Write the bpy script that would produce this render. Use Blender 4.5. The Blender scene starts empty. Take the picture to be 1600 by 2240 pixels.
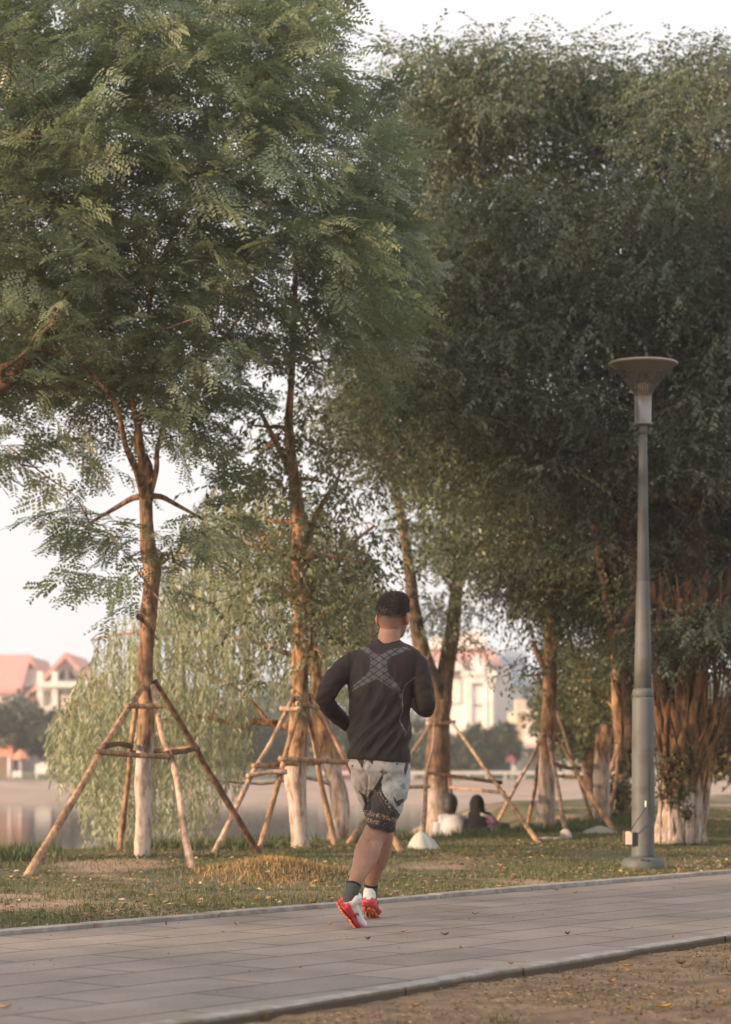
import bpy, bmesh, math, random
import numpy as np
from mathutils import Vector, Matrix, noise
from mathutils.bvhtree import BVHTree
random.seed(7); rng = np.random.default_rng(7)
S = bpy.context.scene
C = S.collection
V = Vector
# ------------------------------------------------------------------ camera
H = 0.91; F = 5000.0; YH = 1640.0
cam = bpy.data.cameras.new('camera'); co = bpy.data.objects.new('camera', cam); C.objects.link(co)
co.location = (0, 0, H); co.rotation_euler = (math.radians(90), 0, 0)
cam.sensor_fit = 'VERTICAL'; cam.lens = 85; cam.sensor_height = 85 * 2240 / F
cam.shift_y = (YH - 1120) / 2240; cam.clip_end = 3000; cam.clip_start = 0.1
cam.dof.use_dof = True; cam.dof.focus_distance = 11.9; cam.dof.aperture_fstop = 3.2
S.camera = co
# ------------------------------------------------------------------ light
SUN_EL = math.radians(12); SUN_AZ = math.radians(245)      # azimuth clockwise from +Y (north)
w = bpy.data.worlds.new('World'); S.world = w; w.use_nodes = True
nt = w.node_tree; bg = nt.nodes['Background']
sky = nt.nodes.new('ShaderNodeTexSky'); sky.sky_type = 'NISHITA'; sky.sun_disc = False
sky.sun_elevation = SUN_EL; sky.sun_rotation = SUN_AZ; sky.dust_density = 6; sky.air_density = 1.2; sky.altitude = 0
hs = nt.nodes.new('ShaderNodeHueSaturation'); hs.inputs['Saturation'].default_value = 0.25
mx = nt.nodes.new('ShaderNodeMix'); mx.data_type = 'RGBA'; mx.inputs[0].default_value = 0.86
mx.inputs[7].default_value = (9.2, 9.05, 9.1, 1)
nt.links.new(sky.outputs[0], hs.inputs['Color']); nt.links.new(hs.outputs[0], mx.inputs[6])
nt.links.new(mx.outputs[2], bg.inputs['Color']); bg.inputs['Strength'].default_value = 0.075
sl = bpy.data.lights.new('sun', 'SUN'); sl.energy = 5.0; sl.angle = math.radians(2.5); sl.color = (1.0, 0.69, 0.45)
so = bpy.data.objects.new('sun', sl); C.objects.link(so)
sd = V((math.sin(SUN_AZ) * math.cos(SUN_EL), math.cos(SUN_AZ) * math.cos(SUN_EL), math.sin(SUN_EL)))
so.rotation_euler = sd.to_track_quat('Z', 'Y').to_euler(); so.location = (-20, -20, 20)
S.view_settings.view_transform = 'Standard'; S.view_settings.look = 'None'; S.view_settings.gamma = 1
S.view_settings.exposure = 0.82
S.render.engine = 'CYCLES'
S.cycles.max_bounces = 7; S.cycles.diffuse_bounces = 4; S.cycles.glossy_bounces = 3
S.cycles.transmission_bounces = 4; S.cycles.transparent_max_bounces = 8; S.cycles.volume_bounces = 1

# ------------------------------------------------------------------ helpers
def P(px, py, D): return V(((px - 800) / F * D, D, H - (py - YH) / F * D))
def proj(p): return (800 + p.x / p.y * F, YH + (H - p.z) / p.y * F)
K0 = V((-1.79, 11.18, 0)); U = V((.621, .784, 0)).normalized(); N = V((-U.y, U.x, 0))
N0 = V((-.607, 7.58, 0)); UN = V((.551, .834, 0)).normalized(); NN = V((-UN.y, UN.x, 0))
def sm(t): t = max(0, min(1, t)); return t * t * (3 - 2 * t)
def g(x, y):
    dx, dy = x - K0.x, y - K0.y
    d = dx * N.x + dy * N.y; s = dx * U.x + dy * U.y
    if d < 0: return 0.0
    dc = 4.35 - .5 * math.exp(-((s - 9.5) / 2.2) ** 2) + .9 * sm((s - 10.5) / 5) + 3.2 * sm((s - 13) / 4)
    z = 0.03 * min(d, dc) - 1.9 * sm((d - dc) / 5.7)
    e = sm(d / .5) * sm((dc + .5 - d) / .6) 
    z += e * 0.025 * noise.noise(V((x * .9, y * .9, 3)))
    m = P(600, 1905, 15.6)                      # small heap by the first tree
    r2 = ((x - m.x) / .42) ** 2 + ((y - m.y) / .5) ** 2
    z += .10 * math.exp(-r2 * 1.3)
    return z
def G(px, py):
    D = 9.0; X = (px - 800) / F
    while D < 40:
        if H - (py - YH) / F * D <= g(X * D, D): break
        D += .02
    if D >= 39:
        # ray passes over the crest: take closest approach
        best = min((H - (py - YH) / F * d - g(X * d, d), d) for d in [10 + i * .05 for i in range(360)])
        D = best[1]
    return V((X * D, D, g(X * D, D)))

def tag(o, label=None, cat=None, group=None, kind=None):
    if label: o['label'] = label
    if cat: o['category'] = cat
    if group: o['group'] = group
    if kind: o['kind'] = kind
    return o
def empty(name, loc, label, cat, group=None, rz=0):
    o = bpy.data.objects.new(name, None); C.objects.link(o); o.location = loc; o.rotation_euler = (0, 0, rz)
    o.empty_display_size = .1
    bpy.context.view_layer.update()
    return tag(o, label, cat, group)
def link(name, me, mat, parent=None, smooth=True, label=None):
    o = bpy.data.objects.new(name, me); C.objects.link(o)
    if mat:
        for m in (mat if isinstance(mat, (list, tuple)) else [mat]): me.materials.append(m)
    if smooth: me.polygons.foreach_set('use_smooth', np.ones(len(me.polygons), dtype=bool))
    if parent:
        o.parent = parent; inv = Matrix.LocRotScale(parent.location, parent.rotation_euler, None).inverted()
        if parent.parent: inv = Matrix.Identity(4)          # grandparent already cancels
        if not parent.parent: o.matrix_parent_inverse = inv
        else:
            o.matrix_parent_inverse = Matrix.Identity(4)
    if label: o['label'] = label
    return o
def npmesh(name, vs, fs, col=None):
    vs = np.asarray(vs, dtype=np.float32).reshape(-1, 3); fs = np.asarray(fs, dtype=np.int32)
    k = fs.shape[1]; me = bpy.data.meshes.new(name)
    me.vertices.add(len(vs)); me.vertices.foreach_set('co', vs.ravel())
    me.loops.add(fs.size); me.loops.foreach_set('vertex_index', fs.ravel())
    me.polygons.add(len(fs)); me.polygons.foreach_set('loop_start', np.arange(0, fs.size, k, dtype=np.int32))
    me.polygons.foreach_set('loop_total', np.full(len(fs), k, dtype=np.int32))
    me.update(calc_edges=True)
    if col is not None:
        a = me.color_attributes.new('col', 'FLOAT_COLOR', 'POINT')
        c = np.ones((len(vs), 4), dtype=np.float32); c[:, :3] = col; a.data.foreach_set('color', c.ravel())
    return me
def frame(d):
    d = V(d).normalized(); up = V((0, 0, 1)) if abs(d.z) < .95 else V((0, 1, 0))
    a = d.cross(up).normalized(); return a, a.cross(d).normalized()
class MB:
    def __init__(s): s.v = []; s.f = []
    def add(s, vs, fs):
        b = len(s.v); s.v += [V(v) for v in vs]; s.f += [tuple(b + i for i in f) for f in fs]
    def rings(s, rs, cap=True):
        b = len(s.v); n = len(rs[0])
        for r in rs: s.v += r
        for i in range(len(rs) - 1):
            for j in range(n):
                k = (j + 1) % n; s.f.append((b + i * n + j, b + i * n + k, b + (i + 1) * n + k, b + (i + 1) * n + j))
        if cap:
            s.f.append(tuple(b + j for j in reversed(range(n)))); s.f.append(tuple(b + (len(rs) - 1) * n + j for j in range(n)))
    def tube(s, pts, rad, seg=10, lump=0.0, sub=1, lf=3.0, cap=True):
        pts = [V(p) for p in pts]; rad = list(rad) if hasattr(rad, '__len__') else [rad] * len(pts)
        if sub > 1:                                    # Catmull-Rom
            q = []; rr = []
            for i in range(len(pts) - 1):
                p0 = pts[max(i - 1, 0)]; p1 = pts[i]; p2 = pts[i + 1]; p3 = pts[min(i + 2, len(pts) - 1)]
                for k in range(sub):
                    t = k / sub
                    q.append(.5 * ((2 * p1) + (p2 - p0) * t + (2 * p0 - 5 * p1 + 4 * p2 - p3) * t * t + (3 * p1 - p0 - 3 * p2 + p3) * t ** 3))
                    rr.append(rad[i] * (1 - t) + rad[i + 1] * t)
            q.append(pts[-1]); rr.append(rad[-1]); pts, rad = q, rr
        rs = []; a = None
        for i, p in enumerate(pts):
            d = (pts[min(i + 1, len(pts) - 1)] - pts[max(i - 1, 0)]).normalized()
            if a is None: a, b = frame(d)
            else:
                a = (a - d * a.dot(d)).normalized(); b = a.cross(d)
            ring = []
            for j in range(seg):
                t = 2 * math.pi * j / seg; o = a * math.cos(t) + b * math.sin(t)
                r = rad[i]
                if lump: r *= 1 + lump * noise.noise((p + o * r * 2) * lf) * 2
                ring.append(p + o * r)
            rs.append(ring)
        s.rings(rs, cap)
    def ell(s, c, rx, ry, rz, seg=20, rn=12, m=None):
        rs = []
        for i in range(rn + 1):
            th = math.pi * (.02 + .96 * i / rn); r = []
            for j in range(seg):
                t = 2 * math.pi * j / seg
                p = V((rx * math.sin(th) * math.cos(t), ry * math.sin(th) * math.sin(t), rz * math.cos(th)))
                if m: p = m @ p
                r.append(V(c) + p)
            rs.append(r)
        s.rings(rs)
    def lathe(s, c, prof, seg=32, cap=True):
        s.rings([[V(c) + V((r * math.cos(2 * math.pi * j / seg), r * math.sin(2 * math.pi * j / seg), z)) for j in range(seg)] for r, z in prof], cap)
    def box(s, c, sx, sy, sz, m=None):
        vs = []
        for x in (-.5, .5):
            for y in (-.5, .5):
                for z in (-.5, .5):
                    p = V((x * sx, y * sy, z * sz)); vs.append(V(c) + (m @ p if m else p))
        s.add(vs, [(0, 1, 3, 2), (4, 6, 7, 5), (0, 4, 5, 1), (2, 3, 7, 6), (0, 2, 6, 4), (1, 5, 7, 3)])
    def prism(s, pts, off):                              # polygon extruded by vector
        n = len(pts); pts = [V(p) for p in pts]; off = V(off)
        s.add(pts + [p + off for p in pts], [tuple(range(n))[::-1], tuple(range(n, 2 * n))] + [(i, (i + 1) % n, (i + 1) % n + n, i + n) for i in range(n)])
    def mesh(s, name):
        me = bpy.data.meshes.new(name); me.from_pydata([tuple(v) for v in s.v], [], s.f); me.update()
        bm = bmesh.new(); bm.from_mesh(me); bmesh.ops.recalc_face_normals(bm, faces=bm.faces); bm.to_mesh(me); bm.free()
        return me
    def build(s, name, mat, parent=None, smooth=True, label=None, bevel=0):
        me = s.mesh(name)
        if bevel:
            bm = bmesh.new(); bm.from_mesh(me)
            bmesh.ops.bevel(bm, geom=bm.edges[:], offset=bevel, segments=2, affect='EDGES', profile=.5); bm.to_mesh(me); bm.free()
        return link(name, me, mat, parent, smooth, label)
    def remesh(s, name, vox=.006, smooth=3):
        me = s.mesh(name); o = bpy.data.objects.new('tmp', me); C.objects.link(o)
        m = o.modifiers.new('r', 'REMESH'); m.mode = 'VOXEL'; m.voxel_size = vox; m.adaptivity = 0
        if smooth:
            k = o.modifiers.new('s', 'SMOOTH'); k.factor = .5; k.iterations = smooth
        dg = bpy.context.evaluated_depsgraph_get(); dg.update()
        r = bpy.data.meshes.new_from_object(o.evaluated_get(dg)); r.name = name
        bpy.data.objects.remove(o); return r
def getco(me):
    a = np.empty(len(me.vertices) * 3, dtype=np.float32); me.vertices.foreach_get('co', a); return a.reshape(-1, 3)
def setco(me, a): me.vertices.foreach_set('co', np.asarray(a, dtype=np.float32).ravel()); me.update()
def getno(me):
    a = np.empty(len(me.vertices) * 3, dtype=np.float32); me.vertices.foreach_get('normal', a); return a.reshape(-1, 3)
def setcol(me, c):
    a = me.color_attributes.new('col', 'FLOAT_COLOR', 'POINT'); k = np.ones((len(me.vertices), 4), dtype=np.float32); k[:, :3] = c
    a.data.foreach_set('color', k.ravel())
def inpoly(x, y, poly):
    x = np.asarray(x); y = np.asarray(y); r = np.zeros(x.shape, bool); n = len(poly)
    for i in range(n):
        x1, y1 = poly[i]; x2, y2 = poly[(i + 1) % n]
        c = ((y1 > y) != (y2 > y)); r ^= c & (x < (x2 - x1) * (y - y1) / (y2 - y1 + 1e-12) + x1)
    return r
def edgedist(x, y, poly, closed=True):
    d = np.full(np.shape(x), 1e9); n = len(poly)
    for i in range(n if closed else n - 1):
        a = np.array(poly[i], float); b = np.array(poly[(i + 1) % n], float); ab = b - a
        t = np.clip(((x - a[0]) * ab[0] + (y - a[1]) * ab[1]) / (ab @ ab + 1e-9), 0, 1)
        d = np.minimum(d, np.hypot(x - a[0] - t * ab[0], y - a[1] - t * ab[1]))
    return d

# ------------------------------------------------------------------ materials
def mat(name): 
    m = bpy.data.materials.new(name); m.use_nodes = True; t = m.node_tree
    return m, t, t.nodes['Principled BSDF']
def nn(t, typ, **kw):
    n = t.nodes.new(typ)
    for k, v in kw.items():
        if k in n.inputs: n.inputs[k].default_value = v
        else: setattr(n, k, v)
    return n
def noise_col(name, c1, c2, scale=8, rough=.85, stretch=(1, 1, 1), bump=.3, detail=6, c3=None, dist=.01, coord='Object', contrast=(.35, .65), s3=1.2, t3=(.5, .62)):
    m, t, b = mat(name); L = t.links.new
    tc = nn(t, 'ShaderNodeTexCoord'); mp = nn(t, 'ShaderNodeMapping'); mp.inputs['Scale'].default_value = stretch
    no = nn(t, 'ShaderNodeTexNoise', Scale=scale, Detail=detail, Roughness=.6)
    cr = nn(t, 'ShaderNodeValToRGB'); cr.color_ramp.elements[0].color = (*c1, 1); cr.color_ramp.elements[1].color = (*c2, 1)
    cr.color_ramp.elements[0].position, cr.color_ramp.elements[1].position = contrast
    L(tc.outputs[coord], mp.inputs[0]); L(mp.outputs[0], no.inputs['Vector']); L(no.outputs[0], cr.inputs[0])
    out = cr.outputs[0]
    if c3:
        n2 = nn(t, 'ShaderNodeTexNoise', Scale=s3, Detail=4.0); r2 = nn(t, 'ShaderNodeValToRGB')
        r2.color_ramp.elements[0].position, r2.color_ramp.elements[1].position = t3
        L(tc.outputs[coord], n2.inputs['Vector']); L(n2.outputs[0], r2.inputs[0])
        mi = nn(t, 'ShaderNodeMix', data_type='RGBA'); L(r2.outputs[0], mi.inputs[0]); L(out, mi.inputs[6]); mi.inputs[7].default_value = (*c3, 1); out = mi.outputs[2]
    L(out, b.inputs['Base Color']); b.inputs['Roughness'].default_value = rough
    if bump:
        bu = nn(t, 'ShaderNodeBump', Strength=bump, Distance=dist); L(no.outputs[0], bu.inputs['Height']); L(bu.outputs[0], b.inputs['Normal'])
    b.inputs['Specular IOR Level'].default_value = .3
    return m
def leafmat(name, trans=.4, rough=.42, tint=(1.0, 1.1, .75)):
    m, t, b = mat(name); L = t.links.new
    at = nn(t, 'ShaderNodeAttribute', attribute_name='col'); L(at.outputs['Color'], b.inputs['Base Color']); b.inputs['Roughness'].default_value = rough
    b.inputs['Specular IOR Level'].default_value = .5
    tr = nn(t, 'ShaderNodeBsdfTranslucent'); mu = nn(t, 'ShaderNodeMix', data_type='RGBA', blend_type='MULTIPLY'); mu.inputs[0].default_value = 1
    L(at.outputs['Color'], mu.inputs[6]); mu.inputs[7].default_value = (*tint, 1); L(mu.outputs[2], tr.inputs[0])
    ms = nn(t, 'ShaderNodeMixShader'); ms.inputs[0].default_value = trans
    L(b.outputs[0], ms.inputs[1]); L(tr.outputs[0], ms.inputs[2]); L(ms.outputs[0], t.nodes['Material Output'].inputs[0])
    return m
def attrmat(name, rough=.8, bump=0, bscale=200, sheen=0, spec=.3):
    m, t, b = mat(name); L = t.links.new
    at = nn(t, 'ShaderNodeAttribute', attribute_name='col'); L(at.outputs['Color'], b.inputs['Base Color']); b.inputs['Roughness'].default_value = rough
    b.inputs['Specular IOR Level'].default_value = spec
    if sheen: b.inputs['Sheen Weight'].default_value = sheen
    if bump:
        tc = nn(t, 'ShaderNodeTexCoord'); no = nn(t, 'ShaderNodeTexNoise', Scale=bscale, Detail=3.0); L(tc.outputs['Object'], no.inputs['Vector'])
        bu = nn(t, 'ShaderNodeBump', Strength=bump, Distance=.003); L(no.outputs[0], bu.inputs['Height']); L(bu.outputs[0], b.inputs['Normal'])
    return m
def barkmat(name, c1, c2, white=None, wz=.9, z0=0.1, patch=.5):
    """bark; below height wz a worn coat of white paint"""
    m, t, b = mat(name); L = t.links.new
    ge = nn(t, 'ShaderNodeNewGeometry'); mp = nn(t, 'ShaderNodeMapping'); mp.inputs['Scale'].default_value = (1, 1, .28)
    no = nn(t, 'ShaderNodeTexNoise', Scale=22.0, Detail=8.0, Roughness=.7); L(ge.outputs['Position'], mp.inputs[0]); L(mp.outputs[0], no.inputs['Vector'])
    cr = nn(t, 'ShaderNodeValToRGB'); cr.color_ramp.elements[0].color = (*c1, 1); cr.color_ramp.elements[1].color = (*c2, 1)
    cr.color_ramp.elements[0].position = .40; cr.color_ramp.elements[1].position = .58; L(no.outputs[0], cr.inputs[0]); out = cr.outputs[0]
    n3 = nn(t, 'ShaderNodeTexNoise', Scale=5.0, Detail=5.0, Roughness=.6); L(ge.outputs['Position'], n3.inputs['Vector'])
    mo = nn(t, 'ShaderNodeMix', data_type='RGBA', blend_type='MULTIPLY'); mo.inputs[0].default_value = .7
    r3 = nn(t, 'ShaderNodeValToRGB'); r3.color_ramp.elements[0].color = (.35, .30, .27, 1); r3.color_ramp.elements[1].color = (1.35, 1.25, 1.15, 1)
    r3.color_ramp.elements[0].position = .35; r3.color_ramp.elements[1].position = .6
    L(n3.outputs[0], r3.inputs[0]); L(out, mo.inputs[6]); L(r3.outputs[0], mo.inputs[7]); out = mo.outputs[2]
    if white:
        sx = nn(t, 'ShaderNodeSeparateXYZ'); L(ge.outputs['Position'], sx.inputs[0])
        n2 = nn(t, 'ShaderNodeTexNoise', Scale=14.0, Detail=6.0, Roughness=.75); L(mp.outputs[0], n2.inputs['Vector'])
        ma = nn(t, 'ShaderNodeMath', operation='MULTIPLY_ADD'); L(n2.outputs[0], ma.inputs[0]); ma.inputs[1].default_value = patch * 1.6; L(sx.outputs[2], ma.inputs[2])
        mr = nn(t, 'ShaderNodeMapRange'); mr.inputs[1].default_value = wz + .8 * patch + .10; mr.inputs[2].default_value = wz + .8 * patch - .06
        L(ma.outputs[0], mr.inputs[0]); mi = nn(t, 'ShaderNodeMix', data_type='RGBA'); L(mr.outputs[0], mi.inputs[0]); L(out, mi.inputs[6])
        mw = nn(t, 'ShaderNodeMix', data_type='RGBA'); mw.inputs[6].default_value = (white[0] * .5, white[1] * .44, white[2] * .38, 1); mw.inputs[7].default_value = (*white, 1)
        rw = nn(t, 'ShaderNodeMapRange'); rw.inputs[1].default_value = .42; rw.inputs[2].default_value = .56; L(no.outputs[0], rw.inputs[0]); L(rw.outputs[0], mw.inputs[0])
        L(mw.outputs[2], mi.inputs[7]); out = mi.outputs[2]
    L(out, b.inputs['Base Color']); b.inputs['Roughness'].default_value = .9
    bu = nn(t, 'ShaderNodeBump', Strength=.8, Distance=.012); L(no.outputs[0], bu.inputs['Height']); L(bu.outputs[0], b.inputs['Normal'])
    return m
M = {}
M['bark'] = barkmat('bark', (.07, .04, .022), (.34, .22, .135), (.52, .44, .39), .9)
M['bark2'] = barkmat('bark_amber', (.09, .05, .025), (.44, .28, .16), (.55, .45, .385), .78)
M['bark3'] = barkmat('bark_dark', (.045, .03, .02), (.2, .13, .08), (.42, .35, .3), .45, patch=.7)
M['barkb'] = barkmat('bark_banyan', (.035, .022, .013), (.22, .115, .05), (.45, .38, .33), .55, patch=.7)
M['barkroot'] = barkmat('bark_root', (.06, .035, .018), (.28, .16, .08), (.5, .42, .36), .45, patch=.7)
M['barkcore'] = barkmat('bark_core', (.02, .014, .01), (.10, .055, .03), (.45, .38, .33), .45, patch=.8)
M['barkplain'] = barkmat('bark_plain', (.05, .03, .02), (.2, .12, .07))
M['pole'] = barkmat('pole_wood', (.2, .12, .07), (.46, .31, .2))
M['poledark'] = barkmat('pole_wood_dark', (.06, .035, .025), (.19, .11, .07))
M['polelight'] = barkmat('pole_wood_pale', (.3, .2, .14), (.56, .42, .33))
M['leaf'] = leafmat('leaf', .38); M['grassm'] = leafmat('grass_blade', .3, .6, (1.1, 1.1, .7))
M['dry'] = attrmat('dry_leaf', .7)
M['lawn'] = noise_col('lawn_soil', (.085, .085, .04), (.16, .14, .08), 9, .95, bump=.5, c3=(.36, .25, .175), dist=.02, s3=.75, t3=(.50, .6))
M['dirt'] = noise_col('dirt', (.15, .1, .06), (.29, .195, .12), 7, .95, bump=.6, c3=(.13, .095, .055), dist=.02, s3=2.2, t3=(.55, .68))
M['bankdirt'] = noise_col('bank_earth', (.27, .2, .16), (.42, .32, .26), .5, .95, (1, 3, 1), bump=0)
M['farground'] = noise_col('far_ground', (.10, .12, .06), (.16, .16, .1), .6, .95, bump=0)
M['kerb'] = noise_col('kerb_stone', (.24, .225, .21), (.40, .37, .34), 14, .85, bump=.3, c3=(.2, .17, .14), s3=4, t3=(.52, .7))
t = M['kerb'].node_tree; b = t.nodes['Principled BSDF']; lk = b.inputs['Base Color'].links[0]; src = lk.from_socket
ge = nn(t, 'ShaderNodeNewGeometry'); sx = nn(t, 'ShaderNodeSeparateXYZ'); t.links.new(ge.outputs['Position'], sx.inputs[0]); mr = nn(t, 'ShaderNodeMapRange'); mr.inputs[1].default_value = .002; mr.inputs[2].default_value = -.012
t.links.new(sx.outputs[2], mr.inputs[0]); mi = nn(t, 'ShaderNodeMix', data_type='RGBA'); t.links.new(mr.outputs[0], mi.inputs[0]); t.links.new(src, mi.inputs[6]); mi.inputs[7].default_value = (.095, .075, .058, 1); t.links.new(mi.outputs[2], b.inputs['Base Color'])  # darker below the top edge: shade of the kerb face put into the colour
M['lamp'] = noise_col('lamp_paint', (.092, .103, .10), (.112, .122, .118), 3, .6, (1, 1, .5), bump=.05, c3=(.085, .083, .076), s3=6)
M['lamp'].node_tree.nodes['Principled BSDF'].inputs['Specular IOR Level'].default_value = .35

# paving: slabs in a running bond, long side along the path
m, t, b = mat('paving'); L = t.links.new
tc = nn(t, 'ShaderNodeTexCoord'); mp = nn(t, 'ShaderNodeMapping')
L(tc.outputs['Object'], mp.inputs[0])
br = nn(t, 'ShaderNodeTexBrick', offset=.5, squash=1.0); br.inputs['Scale'].default_value = 1
br.inputs['Mortar Size'].default_value = .009; br.inputs['Mortar Smooth'].default_value = .25
br.inputs['Brick Width'].default_value = .9; br.inputs['Row Height'].default_value = .36
br.inputs['Color1'].default_value = (.245, .215, .196, 1); br.inputs['Color2'].default_value = (.30, .264, .24, 1); br.inputs['Mortar'].default_value = (.10, .088, .08, 1)
nw = nn(t, 'ShaderNodeTexNoise', Scale=3.0, Detail=3.0); vm = nn(t, 'ShaderNodeVectorMath', operation='SCALE'); vm.inputs['Scale'].default_value = .012
va = nn(t, 'ShaderNodeVectorMath', operation='ADD'); L(mp.outputs[0], nw.inputs['Vector']); L(nw.outputs['Color'], vm.inputs[0]); L(vm.outputs[0], va.inputs[0]); L(mp.outputs[0], va.inputs[1]); L(va.outputs[0], br.inputs['Vector'])
n1 = nn(t, 'ShaderNodeTexNoise', Scale=1.3, Detail=7.0, Roughness=.65); L(tc.outputs['Object'], n1.inputs['Vector'])
r1 = nn(t, 'ShaderNodeValToRGB'); r1.color_ramp.elements[0].position = .3; r1.color_ramp.elements[1].position = .7
r1.color_ramp.elements[0].color = (.68, .67, .68, 1); r1.color_ramp.elements[1].color = (1.2, 1.15, 1.12, 1); L(n1.outputs[0], r1.inputs[0])
n2 = nn(t, 'ShaderNodeTexNoise', Scale=60.0, Detail=5.0, Roughness=.7); L(tc.outputs['Object'], n2.inputs['Vector'])
r2 = nn(t, 'ShaderNodeValToRGB'); r2.color_ramp.elements[0].position = .35; r2.color_ramp.elements[1].position = .65
r2.color_ramp.elements[0].color = (.85, .85, .85, 1); r2.color_ramp.elements[1].color = (1.1, 1.1, 1.1, 1); L(n2.outputs[0], r2.inputs[0])
ma = nn(t, 'ShaderNodeMix', data_type='RGBA', blend_type='MULTIPLY'); ma.inputs[0].default_value = 1; L(br.outputs[0], ma.inputs[6]); L(r1.outputs[0], ma.inputs[7])
mc = nn(t, 'ShaderNodeMix', data_type='RGBA', blend_type='MULTIPLY'); mc.inputs[0].default_value = 1; L(ma.outputs[2], mc.inputs[6]); L(r2.outputs[0], mc.inputs[7])
L(mc.outputs[2], b.inputs['Base Color']); b.inputs['Roughness'].default_value = .8; b.inputs['Specular IOR Level'].default_value = .25
iv = nn(t, 'ShaderNodeMath', operation='SUBTRACT'); iv.inputs[0].default_value = 1; L(br.outputs['Fac'], iv.inputs[1])
ad = nn(t, 'ShaderNodeMath', operation='MULTIPLY_ADD'); L(n2.outputs[0], ad.inputs[0]); ad.inputs[1].default_value = .3; L(iv.outputs[0], ad.inputs[2])
bu = nn(t, 'ShaderNodeBump', Strength=.7, Distance=.006); L(ad.outputs[0], bu.inputs['Height']); L(bu.outputs[0], b.inputs['Normal'])
M['paving'] = m
m, t, b = mat('lake_water'); L = t.links.new
b.inputs['Base Color'].default_value = (.09, .085, .07, 1); b.inputs['Roughness'].default_value = .06; b.inputs['IOR'].default_value = 1.33
b.inputs['Specular IOR Level'].default_value = .9
tc = nn(t, 'ShaderNodeTexCoord'); mp = nn(t, 'ShaderNodeMapping'); mp.inputs['Scale'].default_value = (.6, 1.6, 1); L(tc.outputs['Object'], mp.inputs[0])
no = nn(t, 'ShaderNodeTexNoise', Scale=3.0, Detail=3.0); L(mp.outputs[0], no.inputs['Vector'])
bu = nn(t, 'ShaderNodeBump', Strength=.12, Distance=.02); L(no.outputs[0], bu.inputs['Height']); L(bu.outputs[0], b.inputs['Normal'])
M['water'] = m
def plain(name, c, rough=.7, spec=.3, vary=.12):
    return noise_col(name, tuple(x * (1 - vary) for x in c), tuple(x * (1 + vary) for x in c), 2.5, rough, bump=0)

# ------------------------------------------------------------------ setting: ground, path, lake
def strip(name, O, u, n, s0, s1, d0, d1, ns, nd, zf, material, label, smooth=True):
    vs = []; fs = []
    for i in range(ns + 1):
        for j in range(nd + 1):
            s = s0 + (s1 - s0) * i / ns; d = d0 + (d1 - d0) * j / nd
            p = O + u * s + n * d; vs.append((p.x, p.y, zf(p.x, p.y)))
    for i in range(ns):
        for j in range(nd):
            a = i * (nd + 1) + j; fs.append((a, a + nd + 1, a + nd + 2, a + 1))
    me = npmesh(name, vs, fs); o = link(name, me, material, None, smooth); tag(o, label, None, None, 'structure'); return o
KW = .11
strip('lawn', K0, U, N, -12, 30, KW + .003, 14.5, 300, 110, lambda x, y: g(x, y) - .006, M['lawn'], 'grassy lakeside verge with bare tan dirt patches beyond the path')
strip('dirt_verge', N0, UN, NN, -4, 12, -6, -.002, 500, 240,
      lambda x, y: -.032 + .014 * noise.noise(V((x * 1.3, y * 1.3, 0))) + .009 * noise.noise(V((x * 6, y * 6, 0))) + .006 * noise.noise(V((x * 19, y * 19, 0))), M['dirt'], 'bare brown earth in the lower right foreground strewn with leaves')
# path surface in its own frame so that the slabs follow it
ang = math.atan2(U.y, U.x)
pm = bpy.data.meshes.new('path'); inv = Matrix.Translation(K0) @ Matrix.Rotation(ang, 4, 'Z')
pts = [K0 + U * -12, N0 + UN * -16, N0 + UN * 22, K0 + U * 30]
cors = [inv.inverted() @ p for p in pts]
pm.from_pydata([tuple(c) for c in cors], [], [(0, 1, 2, 3)]); pm.update()
po = link('path', pm, M['paving'], None, False); po.matrix_world = inv; tag(po, 'grey brown stone slab path crossing the picture from lower left to right', None, None, 'structure')
def kerb(name, O, u, n, s0, s1, w_, zt, zb, label, seed):
    r = random.Random(seed); mb = MB(); s = s0; rot = Matrix.Rotation(math.atan2(u.y, u.x), 4, 'Z').to_3x3()
    while s < s1:
        l = r.uniform(.85, 1.05); c = O + u * (s + l / 2) + n * (w_ / 2 + r.uniform(-.004, .004)); z = zt + r.uniform(-.004, .004)
        tilt = Matrix.Rotation(r.uniform(-.004, .004), 3, 'Y')
        mb.box((c.x, c.y, (z + zb) / 2), l - .008, w_, z - zb, rot @ tilt); s += l
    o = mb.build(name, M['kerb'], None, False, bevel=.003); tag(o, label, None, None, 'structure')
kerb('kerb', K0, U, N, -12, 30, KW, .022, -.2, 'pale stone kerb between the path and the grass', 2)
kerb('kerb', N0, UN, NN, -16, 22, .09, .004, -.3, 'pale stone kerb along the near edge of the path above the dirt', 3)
WZ = -1.3
mb = MB(); mb.add([(-500, 14, WZ), (500, 14, WZ), (500, 96, WZ), (-500, 96, WZ)], [(0, 1, 2, 3)])
tag(mb.build('lake_water', M['water'], None, False), 'calm grey lake behind the trees reflecting the far houses', None, None, 'structure')
def farz(x, y):
    return WZ - .25 + 1.05 * sm((y - 93) / 3) * .45 + .55 * 1.05 * sm((y - 93) / 16) - (0)
vs = []; fs = []
ys = [92, 93.5, 94.2, 95, 96, 97, 97.3, 99, 103, 107, 110]
for y in ys:
    for i in range(81): vs.append((-300 + i * 7.5, y + 0.6 * math.sin(i * .7), WZ - .2 + (.35 * sm((y - 93) / 2)) + .62 * sm((y - 97) / 12)))
for a in range(len(ys) - 1):
    for i in range(80): k = a * 81 + i; fs.append((k, k + 1, k + 82, k + 81))
o = link('embankment', npmesh('embankment', vs, fs), M['bankdirt']); tag(o, 'tan earth embankment on the far side of the lake', None, None, 'structure')
FZ = WZ - .2 + .97
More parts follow.
